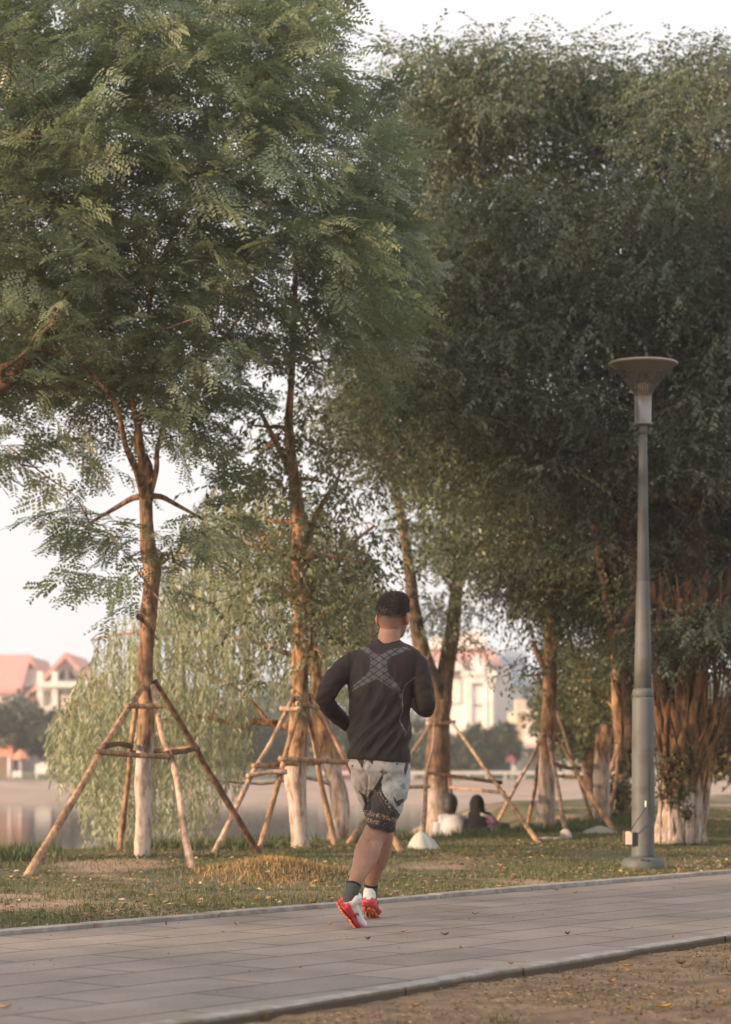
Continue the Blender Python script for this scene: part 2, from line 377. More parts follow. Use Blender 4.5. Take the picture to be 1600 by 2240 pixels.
mb = MB(); mb.add([(-900, 108, FZ - .02), (900, 108, FZ - .02), (900, 1400, FZ), (-900, 1400, FZ)], [(0, 1, 2, 3)])
tag(mb.build('far_ground', M['farground'], None, False), 'flat green ground where the far houses stand', None, None, 'structure')
mb = MB(); mb.add([(-900, -600, -3.2), (900, -600, -3.2), (900, 1400, -3.2), (-900, 1400, -3.2)], [(0, 1, 2, 3)])
tag(mb.build('ground', M['bankdirt'], None, False), 'earth below the lake and the verges', None, None, 'structure')

# ------------------------------------------------------------------ grass, straw, fallen leaves
def blades(name, pts, hgt, wid, cols, label, lean=.5, matn='grassm', kind='stuff'):
    n = len(pts); pts = np.asarray(pts); a = rng.uniform(0, 2 * np.pi, n); l = rng.uniform(0, lean, n) * hgt
    h = hgt * rng.uniform(.5, 1.25, n); w_ = wid * rng.uniform(.7, 1.2, n); b = rng.uniform(0, 2 * np.pi, n)
    dx = np.stack([np.cos(a), np.sin(a), np.zeros(n)], 1); lx = np.stack([np.cos(b), np.sin(b), np.zeros(n)], 1)
    v0 = pts - dx * w_[:, None] / 2; v1 = pts + dx * w_[:, None] / 2; tip = pts + lx * l[:, None]; tip[:, 2] += np.sqrt(np.maximum(h * h - l * l, (h * .12) ** 2))
    vs = np.stack([v0, v1, tip], 1).reshape(-1, 3); fs = np.arange(3 * n).reshape(-1, 3)
    c = np.asarray(cols)[rng.integers(0, len(cols), n)] * rng.uniform(.7, 1.25, (n, 1)); c = np.repeat(c, 3, 0)
    o = link(name, npmesh(name, vs, fs, c), M[matn], None, False); tag(o, label, 'grass', None, kind); return o
def inview(x, y, m=60): 
    px = 800 + x / y * F; return -m < px < 1600 + m
pl = []
while len(pl) < 210000:
    s = random.uniform(-4, 17); d = random.uniform(.12, 6.6); p = K0 + U * s + N * d
    if not inview(p.x, p.y, 150): continue
    q = noise.noise(V((p.x * .75, p.y * .75, 0))) + .5 * noise.noise(V((p.x * 2.6, p.y * 2.6, 4)))
    bare = .30 if p.x > .1 else (-.22 if 1.0 < d < 2.2 and p.x < -.9 else (.0 if d < 3.4 else .2))
    if d < .7: bare = .35
    if q > bare and random.random() < .88: continue
    pl.append((p.x, p.y, g(p.x, p.y) - .008))
blades('lawn_grass', pl, .030, .0075, [(.10, .125, .05), (.125, .15, .065), (.17, .18, .09), (.08, .11, .045), (.24, .2, .12)], 'short patchy green grass between the path and the lake', .97)
pl = []
for i in range(60):                                         # ragged weeds along the crest and tree feet
    s = random.uniform(1.5, 13); d = random.uniform(3.9, 5.4); p = K0 + U * s + N * d
    for k in range(220):
        x = p.x + random.gauss(0, .16); y = p.y + random.gauss(0, .16); pl.append((x, y, g(x, y) - .005))
blades('weeds', pl, .10, .016, [(.08, .11, .05), (.12, .15, .06), (.1, .12, .06)], 'low leafy weeds along the water side of the verge', .9)
pl = []
m0 = P(600, 1905, 15.6)
for i in range(3800):
    x = m0.x + random.gauss(0, .27); y = m0.y + random.gauss(0, .4); pl.append((x, y, g(x, y) - .002))
blades('straw_heap', pl, .042, .006, [(.62, .36, .14), (.42, .25, .11), (.3, .19, .09), (.55, .37, .19), (.2, .15, .07)], 'low heap of dry orange brown cut grass beside the kerb', 1.0)
pl = []
for i in range(190):
    u_s = random.uniform(0, 9); dd = random.uniform(.05, 3.4); p = N0 + UN * u_s - NN * dd
    if not inview(p.x, p.y, 200): continue
    if random.random() < .5 and (p.x / p.y * F + 800) < 1150: continue
    sg = random.uniform(.03, .12)
    for k in range(random.randint(15, 75)):
        x = p.x + random.gauss(0, sg); y = p.y + random.gauss(0, sg)
        if (V((x, y, 0)) - N0).dot(NN) > -.02: continue
        pl.append((x, y, -.034 + .014 * noise.noise(V((x * 1.3, y * 1.3, 0)))))
blades('verge_grass', pl, .035, .006, [(.13, .13, .06), (.2, .17, .09), (.11, .12, .055), (.3, .21, .11)], 'thin dry grass scattered over the foreground dirt', .95)

def litter(name, pts, size, cols, label):
    n = len(pts); c = np.asarray(pts, float); d = rand_h(n); nr = np.tile([0, 0, 1.], (n, 1)) + rng.normal(size=(n, 3)) * .35; nr /= np.linalg.norm(nr, axis=1, keepdims=True); s_ = np.cross(d, nr)
    L_ = size * rng.uniform(.4, 1.5, (n, 1)); W_ = L_ * rng.uniform(.2, .6, (n, 1)); m_ = c + d * L_ * .45; v = np.stack([c, m_ + s_ * W_ / 2 + nr * W_ * .2, c + d * L_, m_ - s_ * W_ / 2 + nr * W_ * .2], 1)
    cc = np.asarray(cols)[rng.integers(0, len(cols), n)] * rng.uniform(.6, 1.3, (n, 1)); o = link(name, npmesh(name, v.reshape(-1, 3), np.arange(4 * n).reshape(-1, 4), np.repeat(cc, 4, 0)), M['dry'], None, False); tag(o, label, 'litter', None, 'stuff')
def rand_h(n):
    a = rng.uniform(0, 2 * np.pi, n); return np.stack([np.cos(a), np.sin(a), rng.uniform(-.15, .3, n)], 1)
pl = []
while len(pl) < 9000:
    p = N0 + UN * random.uniform(-1, 10) - NN * (.01 + abs(random.gauss(0, 1.2)))
    if inview(p.x, p.y, 150) and noise.noise(V((p.x * 1.1, p.y * 1.1, 20))) > random.uniform(-.4, .35): pl.append((p.x, p.y, -.028 + .02 * noise.noise(V((p.x * 1.3, p.y * 1.3, 0)))))
litter('ground_litter', pl, .016, [(.3, .17, .07), (.16, .10, .06), (.42, .27, .13), (.1, .07, .045), (.5, .36, .22)], 'crumbled dry leaves and clods over the foreground dirt')
pl = []
while len(pl) < 4500:
    p = K0 + U * random.uniform(-2, 14) + N * random.uniform(.13, 4.2)
    if inview(p.x, p.y, 100) and noise.noise(V((p.x * .9, p.y * .9, 31))) > random.uniform(-.3, .4): pl.append((p.x, p.y, g(p.x, p.y) + .006))
for i in range(1200):
    p = K0 + U * random.uniform(6, 12) + N * (.13 + abs(random.gauss(0, .35))); pl.append((p.x, p.y, g(p.x, p.y) + .012))
litter('grass_litter', pl, .035, [(.45, .26, .10), (.3, .2, .1), (.5, .36, .18), (.2, .13, .07)], 'dry leaf crumbs and straw caught in the verge grass')
pl = []
for i in range(420):
    p = K0 + U * random.uniform(-3, 14) - N * abs(random.gauss(0, 1.4)); pl.append((p.x, p.y, .004))
litter('path_litter', pl, .014, [(.2, .14, .09), (.12, .09, .07), (.4, .28, .16)], 'small dry bits blown over the slab path')
def leaf_geo(c, L_, W_, az, tiltx, curl):
    a = V((math.cos(az), math.sin(az), 0)); b_ = V((-math.sin(az), math.cos(az), 0)); rows = []
    for i, (t_, w_) in enumerate([(0, .08), (.2, .6), (.45, 1), (.7, .75), (.9, .3), (1, .03)]):
        for sx in (-1, 0, 1):
            rows.append(V(c) + a * L_ * (t_ - .5) + b_ * W_ * .5 * w_ * sx + V((0, 0, .003 + curl * ((t_ - .5) ** 2) * 4 + abs(sx) * tiltx)))
    fs = []
    for i in range(5):
        for j in range(2): k = i * 3 + j; fs.append((k, k + 1, k + 4, k + 3))
    return rows, fs
leafm = [plain('fallen_leaf_' + n_, c, .6, vary=.25) for n_, c in (('yellow', (.7, .36, .05)), ('tan', (.48, .29, .13)), ('brown', (.2, .11, .06)))]
special = [(1452, 2206, 0, .07, 'large yellow fallen leaf on the dirt near the lower right corner'), (10, 2206, 0, .06, 'yellow fallen leaf on the path at the left edge'),
           (572, 2228, 0, .06, 'yellow fallen leaf against the near kerb at the bottom'), (1250, 2178, 0, .05, 'small yellow leaf on the dirt left of the large yellow leaf')]
cnt = 0
def fallen(p, size, mi, label, group=None):
    mb = MB(); rows, fs = leaf_geo(p, size, size * .45, random.uniform(0, 3.14), random.uniform(.002, .01), random.uniform(.002, .014)); mb.add(rows, fs)
    o = mb.build('fallen_leaf', leafm[mi]); tag(o, label, 'leaf', group); return o
for px, py, mi, sz, lb in special:
    D = H * F / (py - YH); D = D if (px < 100) else (H + .026) * F / (py - YH); fallen(P(px, py, D), sz, mi, lb)
lr = random.Random(4)
for i in range(110):
    s = lr.uniform(0, 7); d = -lr.uniform(.15, 2.6); p = N0 + UN * s + NN * d
    z = -.026 + .014 * noise.noise(V((p.x * 1.3, p.y * 1.3, 0))); mi = lr.choice([0, 0, 1, 1, 1, 2])
    fallen((p.x, p.y, z), lr.uniform(.03, .055), mi, ('small yellow', 'small tan', 'small brown')[mi] + ' dry leaf lying on the bare foreground dirt', 'fallen leaves on the foreground dirt')
for i in range(34):
    s = lr.uniform(-1, 10); d = -lr.uniform(.1, 2.9); p = K0 + U * s + N * d; mi = lr.choice([1, 2, 2, 1])
    fallen((p.x, p.y, .002), lr.uniform(.025, .045), mi, ('', 'small tan', 'small brown')[mi] + ' dry leaf lying on the slab path', 'fallen leaves on the path')
for i in range(60):
    s = lr.uniform(1, 11); d = lr.uniform(.15, 3.2); p = K0 + U * s + N * d; mi = lr.choice([0, 1, 1, 1])
    fallen((p.x, p.y, g(p.x, p.y) + .012), lr.uniform(.035, .06), mi, ('small yellow', 'small tan')[mi] + ' dry leaf lying in the grass behind the path', 'fallen leaves on the grass')

# ------------------------------------------------------------------ foliage
def norm(a): return a / (np.linalg.norm(a, axis=-1, keepdims=True) + 1e-9)
def leaves_np(c, d, nrm, L_, W_, fold=.15):
    """one folded rhombic leaf per row"""
    s = norm(np.cross(d, nrm)); L_ = np.reshape(L_, (-1, 1)); W_ = np.reshape(W_, (-1, 1))
    mid = c + d * L_ * .42
    v = np.stack([c, mid + s * W_ / 2 + nrm * W_ * fold, c + d * L_ - nrm * L_ * .08, mid - s * W_ / 2 + nrm * W_ * fold], 1)
    return v
def rand_unit(n): return norm(rng.normal(size=(n, 3)))
def sample_crown(poly, n, D0, T, R, bias=1.0):
    xs = [p[0] for p in poly]; ys = [p[1] for p in poly]; out = []
    while len(out) < n:
        x = rng.uniform(min(xs), max(xs), 4 * n); y = rng.uniform(min(ys), max(ys), 4 * n); k = inpoly(x, y, poly); x, y = x[k], y[k]
        e = np.clip(edgedist(x, y, poly) / R, 0, 1); half = T * np.sqrt(e * (2 - e)) + .3
        D = D0 + half * rng.uniform(-1, 1, len(x)) ** 1
        for a, b_, c in zip(x, y, D): out.append(((a - 800) / F * c, c, H - (b_ - YH) / F * c))
    return np.array(out[:n])
def make_leaf_mesh(name, V4, cols, parent, m='leaf'):
    n = len(V4); vs = V4.reshape(-1, 3); fs = np.arange(4 * n).reshape(-1, 4)
    return link(name, npmesh(name, vs, fs, np.repeat(cols, 4, 0)), M[m], parent, False)
def palette(n, cols, var=.2):
    c = np.asarray(cols)[rng.integers(0, len(cols), n)]; return c * rng.uniform(1 - var, 1 + var, (n, 1))
def clump_crown(name, parent, centers, rad, per, L_, W_, cols, droop=.5, flat=.7, shell=.55):
    nc = len(centers); r = rad * rng.uniform(.6, 1.35, nc); tot = nc * per
    idx = np.repeat(np.arange(nc), per); u = rand_unit(tot); rr = (rng.uniform(shell, 1.05, tot)) * r[idx]
    # lumpy clump outline
    off = u * rr[:, None] * np.array([1, 1, flat]); c = centers[idx] + off
    ccol = rng.uniform(.72, 1.32, nc)[idx]
    d = norm(u * .6 + rand_unit(tot) * .8 + np.array([0, 0, -droop])); nr = norm(rand_unit(tot) * .8 + u * .5 + np.array([0, 0, .6])); nr = norm(nr - d * (nr * d).sum(1, keepdims=True))
    V4 = leaves_np(c, d, nr, L_ * rng.uniform(.65, 1.25, tot), W_ * rng.uniform(.7, 1.2, tot))
    cc = palette(tot, cols) * ccol[:, None]
    return make_leaf_mesh(name, V4, cc, parent)
def spray_template(nf=7, L_=.55, leaf=.05, pairs=7, seed=0):
    """feathery spray: a twig with alternate fronds of paired leaflets; along +X, flat in XY, drooping"""
    r = np.random.default_rng(seed); out = []; tw = []
    for i in range(2 * nf):
        t_ = .1 + .9 * (i // 2 + .5 * (i % 2)) / nf; side = 1 if i % 2 else -1
        base = np.array([t_ * L_, 0, -.28 * L_ * t_ * t_]); a = math.radians(r.uniform(35, 70)) * side * (1 - .45 * t_)
        fd = np.array([math.cos(a), math.sin(a), r.uniform(-.35, .05)]); fd /= np.linalg.norm(fd); fl = r.uniform(.15, .26) * (1 - .25 * t_)
        up = np.array([0, 0, 1.0]) + r.normal(size=3) * .25; sd = np.cross(up, fd); sd /= np.linalg.norm(sd); up = np.cross(fd, sd)
        for k in range(pairs):
            q = (k + 1) / pairs; p = base + fd * fl * q + np.array([0, 0, -.25 * fl * q * q])
            for s_ in (-1, 1):
                ld = fd * .55 + sd * s_ * .85 + np.array([0, 0, -.2]) + r.normal(size=3) * .1; ld /= np.linalg.norm(ld); ll = leaf * (1 - .35 * abs(q - .5)) * r.uniform(.85, 1.1)
                w_ = ll * .46; sn = np.cross(ld, up); sn /= np.linalg.norm(sn); mid = p + ld * ll * .5
                out.append([p, mid + sn * w_ / 2, p + ld * ll, mid - sn * w_ / 2])
        tw.append((base, base + fd * fl))
    return np.array(out)
SPR = [spray_template(6, .5, .058, 6, s) for s in range(6)] 
def spray_crown(name, parent, centers, axis_xy, cols, scale=1.0, matn='leaf', lift=0):
    allv = []; allc = []
    for i, c in enumerate(centers):
        T = SPR[i % len(SPR)]; out = c - np.array([axis_xy[0], axis_xy[1], c[2]]); out[2] = 0
        az = math.atan2(out[1], out[0]) + rng.normal() * .9; pit = rng.normal() * .38 + lift; rol = rng.normal() * .42
        R = np.array(Matrix.Rotation(az, 3, 'Z') @ Matrix.Rotation(-pit, 3, 'Y') @ Matrix.Rotation(rol, 3, 'X'))
        s_ = scale * rng.uniform(.75, 1.25); v = (T.reshape(-1, 3) * s_) @ R.T + c; v = v.reshape(-1, 4, 3); allv.append(v)
        b_ = np.asarray(cols)[rng.integers(0, len(cols))] * rng.uniform(.85, 1.2); allc.append(b_ * rng.uniform(.85, 1.15, (len(v), 1)))
    return make_leaf_mesh(name, np.concatenate(allv), np.concatenate(allc), parent, matn)
def branches(mb, nodes, targets, r0=.05, seg=6, thin=.006, sag=.06):
    """grow curved limbs from existing nodes to each target; nodes = list of (Vector, radius)"""
    for t_ in sorted(targets, key=lambda q: min((V(q) - n[0]).length for n in nodes)):
        t_ = V(t_); best = min(nodes, key=lambda n: (t_ - n[0]).length + (1.5 * max(0, n[0].z - t_.z)) - n[1] * 4)
        a, r = best; L_ = (t_ - a).length; rr = min(r * .62, r0); e = max(thin, rr * .35)
        mid = (a + t_) / 2 + V((random.gauss(0, .06), random.gauss(0, .06), random.uniform(-.02, .12))) * L_
        q1 = a.lerp(mid, .5) + V((random.gauss(0, .03), random.gauss(0, .03), .05)) * L_
        pts = [a, q1, mid, t_]; mb.tube(pts, [rr, rr * .85, (rr + e) / 2, e], seg, sub=3)
        nodes += [(q1, rr * .85), (mid, (rr + e) / 2), (t_, e)]
def trunk_pts(lst, D, dd=None):
    out = []; rad = []
    for i, (px, py, w_) in enumerate(lst):
        d = D + (dd[i] if dd else 0); out.append(P(px, py, d)); rad.append(w_ / F * d / 2)
    return out, rad

def twig_template(seed, n_=13, L_=.36, leaf=.056, wid=.026):
    r = np.random.default_rng(seed); out = []; bend = r.uniform(.15, 1.0)
    for i in range(n_):
        t_ = (i + .6) / n_; a = bend * t_ * 1.25; p = np.array([L_ * math.sin(a) / max(bend, .1) / 1.25 * 1.1, .02 * math.sin(5 * t_ + seed), -L_ * (1 - math.cos(a)) / bend * .95])
        d = np.array([math.cos(a), 0, -math.sin(a)]); s_ = 1 if i % 2 else -1
        ld = d * .75 + np.array([0, s_ * .7, -.35]) + r.normal(size=3) * .22; ld /= np.linalg.norm(ld); nr = np.array([math.sin(a), 0, math.cos(a)]) + r.normal(size=3) * .45
        sd_ = np.cross(ld, nr); sd_ /= np.linalg.norm(sd_); nr = np.cross(sd_, ld); ll = leaf * r.uniform(.7, 1.15); w_ = wid * r.uniform(.8, 1.15); mid = p + ld * ll * .42
        out.append([p, mid + sd_ * w_ / 2 + nr * w_ * .15, p + ld * ll - nr * ll * .1, mid - sd_ * w_ / 2 + nr * w_ * .15])
    return np.array(out)
TW = [twig_template(i) for i in range(8)]
def twig_crown(name, parent, centers, rad, per, cols, scale=1.0, flat=.75, down=.0):
    nc = len(centers); r_ = rad * rng.uniform(.55, 1.4, nc); A = []; B = []
    for k in range(nc):
        u = rand_unit(per); u[:, 2] = np.abs(u[:, 2]) * 1.0 - .2; u = norm(u); az = np.arctan2(u[:, 1], u[:, 0]) + rng.normal(size=per) * .5; cb = np.asarray(cols)[rng.integers(0, len(cols))] * rng.uniform(.7, 1.35)
        pos = centers[k] + u * (r_[k] * rng.uniform(.25, .95, per))[:, None] * np.array([1, 1, flat]); pit = .08 + rng.normal(size=per) * .45 - down; sc_ = scale * rng.uniform(.7, 1.3, per)
        for j in range(per):
            T = TW[(k + j) % 8].reshape(-1, 3) * sc_[j]; cp, sp = math.cos(pit[j]), math.sin(pit[j]); ca, sa = math.cos(az[j]), math.sin(az[j])
            x = T[:, 0] * cp - T[:, 2] * sp; z = T[:, 0] * sp + T[:, 2] * cp; y = T[:, 1]
            A.append(np.stack([x * ca - y * sa, x * sa + y * ca, z], 1) + pos[j]); B.append(cb * rng.uniform(.8, 1.2) * rng.uniform(.8, 1.2, (13, 1)))
    return make_leaf_mesh(name, np.concatenate(A).reshape(-1, 4, 3), np.concatenate(B), parent)
# --- tree 1: slender feathery leaved tree, front left
b1 = G(313, 1872); D1 = b1.y
t1 = empty('tree', b1, 'tall slender tree with feathery leaves and a white painted base, leftmost staked tree', 'tree')
mb = MB()
pts, rad = trunk_pts([(312, 1882, 44), (313, 1860, 37), (316, 1780, 38), (315, 1700, 38), (317, 1640, 36), (321, 1560, 35), (318, 1480, 37), (322, 1400, 33), (326, 1330, 36), (334, 1250, 40), (325, 1200, 38), (321, 1140, 29), (318, 1085, 30)], D1)
mb.tube(pts, rad, 18, .07, 5, 4.0)
fork = pts[-1]; nodes = [(fork, .05)]
for k, (l, dy) in enumerate([([(318, 1090, 24), (300, 1030, 18), (275, 975, 13), (250, 880, 10), (170, 790, 7), (60, 760, 4)], -.3), ([(320, 1090, 24), (326, 1020, 18), (298, 960, 16), (335, 820, 12), (330, 640, 10), (400, 440, 8), (380, 200, 5)], .2),
          ([(322, 1095, 20), (342, 1030, 12), (348, 970, 10), (400, 850, 8), (520, 700, 6), (600, 520, 5), (760, 450, 4)], .1), ([(318, 1088, 20), (310, 1000, 18), (295, 900, 14), (240, 700, 10), (215, 400, 8), (120, 150, 5)], -.1),
          ([(333, 1240, 16), (350, 1225, 12), (358, 1210, 9)], -.1), ([(300, 1345, 12), (320, 1365, 8), (345, 1400, 5)], -.16)]):
    q, r = trunk_pts(l, D1, [dy * i * .8 if k < 4 else dy for i in range(len(l))]); mb.tube(q, r, 9, .05, 4)
    if k < 4: nodes += [(a, b_) for a, b_ in zip(q[1:], r[1:])]
C1 = [(-160, -120), (650, -120), (670, 10), (690, 60), (720, 100), (740, 150), (765, 210), (800, 290), (840, 360), (840, 450), (870, 560), (850, 640), (885, 760), (870, 800), (840, 820), (820, 800), (760, 800), (700, 750), (640, 740), (600, 700), (560, 800),
      (500, 820), (490, 880), (450, 920), (450, 980), (460, 1040), (420, 1050), (365, 950), (330, 900), (250, 870), (200, 860), (130, 890), (60, 850), (-40, 830), (-160, 830)]
hol = [[(660, 630), (700, 650), (690, 720), (640, 730), (600, 700)], [(410, 690), (450, 720), (450, 760), (410, 750)]]
cen = sample_crown(C1, 2650, D1 + .3, 1.5, 200)
extra = []
for (a, b_, n_, sx, sy) in [(160, 1140, 14, 60, 16), (250, 1185, 14, 50, 18), (400, 1150, 11, 40, 20), (450, 1165, 8, 40, 14), (330, 1270, 6, 26, 40), (240, 1250, 6, 30, 50), (130, 990, 6, 60, 30), (60, 970, 6, 50, 40), (430, 1080, 6, 26, 26), (365, 1260, 4, 14, 20)]:
    for i in range(n_): d = D1 + rng.normal() * .25; extra.append(tuple(P(a + rng.normal() * sx, b_ + rng.normal() * sy, d)))
cen = np.concatenate([cen, np.array(extra)])
targ = [V(c) for c in cen[rng.integers(0, 1500, 85)]] + [V(extra[i]) for i in (3, 20, 35, 50, 60)]
branches(mb, nodes, targ, .028, 6)
mb.build('trunk', M['bark'], t1)
px_ = 800 + cen[:, 0] / cen[:, 1] * F; py_ = YH + (H - cen[:, 2]) / cen[:, 1] * F
keep = np.ones(len(cen), bool); keep &= ~((px_ > 500) & (py_ > 560) & (rng.uniform(size=len(cen)) < .45)) & ~((px_ < 130) & (py_ > 820) & (rng.uniform(size=len(cen)) < .5))
for h_ in hol: keep &= ~inpoly(px_, py_, h_)
FC1 = [(.22, .26, .178), (.17, .21, .145), (.25, .285, .19), (.14, .185, .128)]
spray_crown('crown', t1, cen[keep], (t1.location.x, t1.location.y), FC1, .8)

# --- tree 2
b2 = G(657, 1853); D2 = b2.y
t2 = empty('tree', b2, 'leafy young tree with a whitewashed trunk, staked, directly left of the running man', 'tree')
mb = MB()
pts, rad = trunk_pts([(660, 1862, 50), (657, 1835, 40), (652, 1760, 40), (647, 1700, 50), (648, 1640, 46), (655, 1560, 42), (656, 1500, 38), (657, 1400, 34), (658, 1330, 36), (654, 1230, 32), (655, 1150, 30), (645, 1060, 28), (632, 940, 20), (640, 800, 14), (650, 500, 9)], D2)
mb.tube(pts, rad, 18, .08, 5, 4.0); nodes = list(zip(pts[8:], rad[8:]))
for l in ([(658, 1300, 22), (675, 1200, 18), (690, 1130, 12), (740, 1050, 9)], [(683, 1420, 9), (685, 1330, 8), (668, 1250, 7)], [(645, 1050, 20), (610, 980, 14), (570, 900, 9)]):
    q, r = trunk_pts(l, D2, [0.05 * i for i in range(len(l))]); mb.tube(q, r, 8, .05, 4); nodes += list(zip(q, r))
C2 = [(640, 640), (700, 560), (860, 520), (900, 700), (890, 900), (860, 1060), (800, 1150), (760, 1230), (700, 1290), (640, 1240), (590, 1160), (540, 1060), (530, 960), (560, 860), (600, 780)]
cen2 = sample_crown(C2, 105, D2 + .4, 1.0, 160)
ex = [tuple(P(a + rng.normal() * 40, b_ + rng.normal() * 40, D2 + rng.normal() * .3)) for a, b_ in [(620, 1230)] * 10 + [(720, 1360)] * 14 + [(600, 1330)] * 6 + [(800, 1240)] * 10 + [(690, 1440)] * 5]
cen2 = np.concatenate([cen2, np.array(ex)])
branches(mb, nodes, [V(c) for c in cen2[rng.integers(0, len(cen2), 70)]], .025, 6)
mb.build('trunk', M['bark2'], t2)
twig_crown('crown', t2, cen2, .27, 6, [(.15, .17, .10), (.19, .205, .12), (.13, .15, .09), (.24, .25, .15)], 1.0, .85, .1)

# --- willow behind, trunk right of tree 2, crown over the water
bw = G(738, 1842); DW = bw.y + .6; bw = V((P(738, 1842, DW).x, DW, g(P(738, 1842, DW).x, DW)))
tw_ = empty('willow_tree', bw, 'pale green weeping willow with long hanging strands leaning over the lake', 'tree')
mb = MB()
pts, rad = trunk_pts([(742, 1862, 54), (738, 1840, 46), (745, 1780, 40), (738, 1720, 38), (715, 1640, 36), (700, 1560, 34), (690, 1450, 30), (660, 1320, 24), (600, 1200, 18), (520, 1130, 12)], DW)
mb.tube(pts, rad, 16, .08, 5, 4.0); nodes = list(zip(pts, rad))
for l, q_ in (([(705, 1600, 22), (640, 1590, 18), (560, 1578, 16), (530, 1590, 12), (460, 1570, 9), (380, 1560, 6)], .05), ([(590, 1582, 10), (560, 1545, 8), (510, 1500, 6), (440, 1470, 4)], .05),
              ([(690, 1450, 20), (600, 1420, 10), (500, 1390, 6), (330, 1380, 5), (200, 1400, 4)], .3), ([(600, 1200, 14), (450, 1190, 8), (300, 1260, 5)], .25), ([(660, 1320, 16), (760, 1200, 9), (820, 1150, 6)], .2)):
    q, r = trunk_pts(l, DW, [q_ * i for i in range(len(l))]); mb.tube(q, r, 8, .08, 4); nodes += list(zip(q, r))
# strands
st = []; 
top = [(100, 1590), (130, 1540), (170, 1480), (200, 1420), (240, 1360), (310, 1310), (360, 1220), (400, 1120), (470, 1060), (560, 1040), (640, 1070), (720, 1120), (800, 1190), (840, 1280), (850, 1400)]
bot = [(110, 1640), (160, 1700), (185, 1740), (215, 1850), (280, 1860), (330, 1850), (420, 1860), (520, 1700), (600, 1500), (680, 1560), (780, 1480), (850, 1480)]
def interp(l, x): return float(np.interp(x, [a for a, _ in l], [b_ for _, b_ in l]))
sv = []; sc = []
WC = np.array([(.36, .39, .28), (.41, .43, .31), (.30, .33, .23), (.45, .45, .33)])
nst = 0; wt = []
while nst < 900:
    x = rng.uniform(95, 850); yt = interp(top, x); yb = interp(bot, x)
    y0 = yt + (yb - yt) * .8 * rng.uniform() ** 1.6
    if y0 > yb - 60: continue
    if x > 540 and y0 > 1480: continue
    ln = rng.uniform(80, 380) * (1.25 if x < 520 else .8); y1 = min(y0 + ln, yb + rng.normal() * 30)
    if y1 - y0 < 40: continue
    D = DW + rng.uniform(-1.3, 2.2) * math.sqrt(max(.05, 1 - ((x - 430) / 430) ** 2)) + .3
    p0 = np.array(P(x, y0, D)); Ln = (y1 - y0) / F * D
    n_ = int(Ln / .016); tt = np.linspace(0, 1, n_); sway = rng.normal(size=2) * .07
    pos = p0 + np.stack([sway[0] * np.sin(tt * 2.2) , sway[1] * np.sin(tt * 2), -tt * Ln], 1)
    pos[:, 0] += .02 * np.sin(tt * 7 + rng.uniform(0, 6))
    d = norm(rand_unit(n_) * np.array([.55, .55, .25]) + np.array([0, 0, -.8])); nr = rand_unit(n_); nr = norm(nr - d * (nr * d).sum(1, keepdims=True))
    sv.append(leaves_np(pos, d, nr, rng.uniform(.05, .1, n_), rng.uniform(.010, .017, n_), .05)); c = WC[rng.integers(0, 4)] * rng.uniform(.8, 1.2)
    sc.append(c * rng.uniform(.85, 1.15, (n_, 1))); nst += 1
    if nst % 12 == 0: wt.append(V(p0))
    if nst % 3 == 0: mb.tube([V(p0), V(pos[n_ // 2]), V(pos[-1])], [.004, .003, .002], 3)
branches(mb, nodes, wt, .02, 5, .004)
mb.build('trunk', M['bark2'], tw_)
make_leaf_mesh('crown', np.concatenate(sv), np.concatenate(sc), tw_)

# --- tree 3 (forked, dark) right behind the man
b3 = G(955, 1830); D3 = b3.y
t3 = empty('tree', b3, 'dark forked tree with a rough trunk, staked, directly right of the running man', 'tree')
mb = MB()
pts, rad = trunk_pts([(952, 1840, 74), (953, 1810, 62), (957, 1700, 58), (960, 1600, 50), (965, 1530, 50)], D3); mb.tube(pts, rad, 20, .09, 5, 4.0); nodes = [(pts[-1], rad[-1] * .8)]
for l, dy in (([(963, 1560, 44), (940, 1470, 36), (918, 1400, 34), (905, 1320, 28), (890, 1200, 22), (860, 1050, 16), (800, 850, 9)], -.05), ([(965, 1550, 44), (975, 1470, 38), (988, 1390, 36), (998, 1300, 28), (1010, 1150, 22), (1030, 900, 14), (1040, 600, 9)], .05)):
    q, r = trunk_pts(l, D3, [dy * i for i in range(len(l))]); mb.tube(q, r, 14, .09, 5, 4); nodes += list(zip(q, r))
C3 = [(820, 700), (1060, 600), (1160, 900), (1160, 1180), (1100, 1230), (1040, 1250), (1000, 1240), (930, 1220), (900, 1180), (870, 1040), (820, 900)]
cen3 = sample_crown(C3, 330, D3 + .1, 1.0, 120)
ex = [tuple(P(a + rng.normal() * 22, b_ + rng.normal() * 24, D3 + rng.normal() * .2)) for a, b_ in [(1000, 1330)] * 8 + [(1000, 1400)] * 5 + [(925, 1330)] * 6 + [(800, 1320)] * 8]
cen3 = np.concatenate([cen3, np.array(ex)])
branches(mb, nodes, [V(c) for c in cen3[rng.integers(0, len(cen3), 50)]], .03, 6)
mb.build('trunk', M['bark3'], t3)
BC = [(.11, .133, .088), (.135, .158, .10), (.17, .188, .122), (.085, .108, .07)]
twig_crown('crown', t3, cen3, .26, 9, BC, .95, .9, .3)

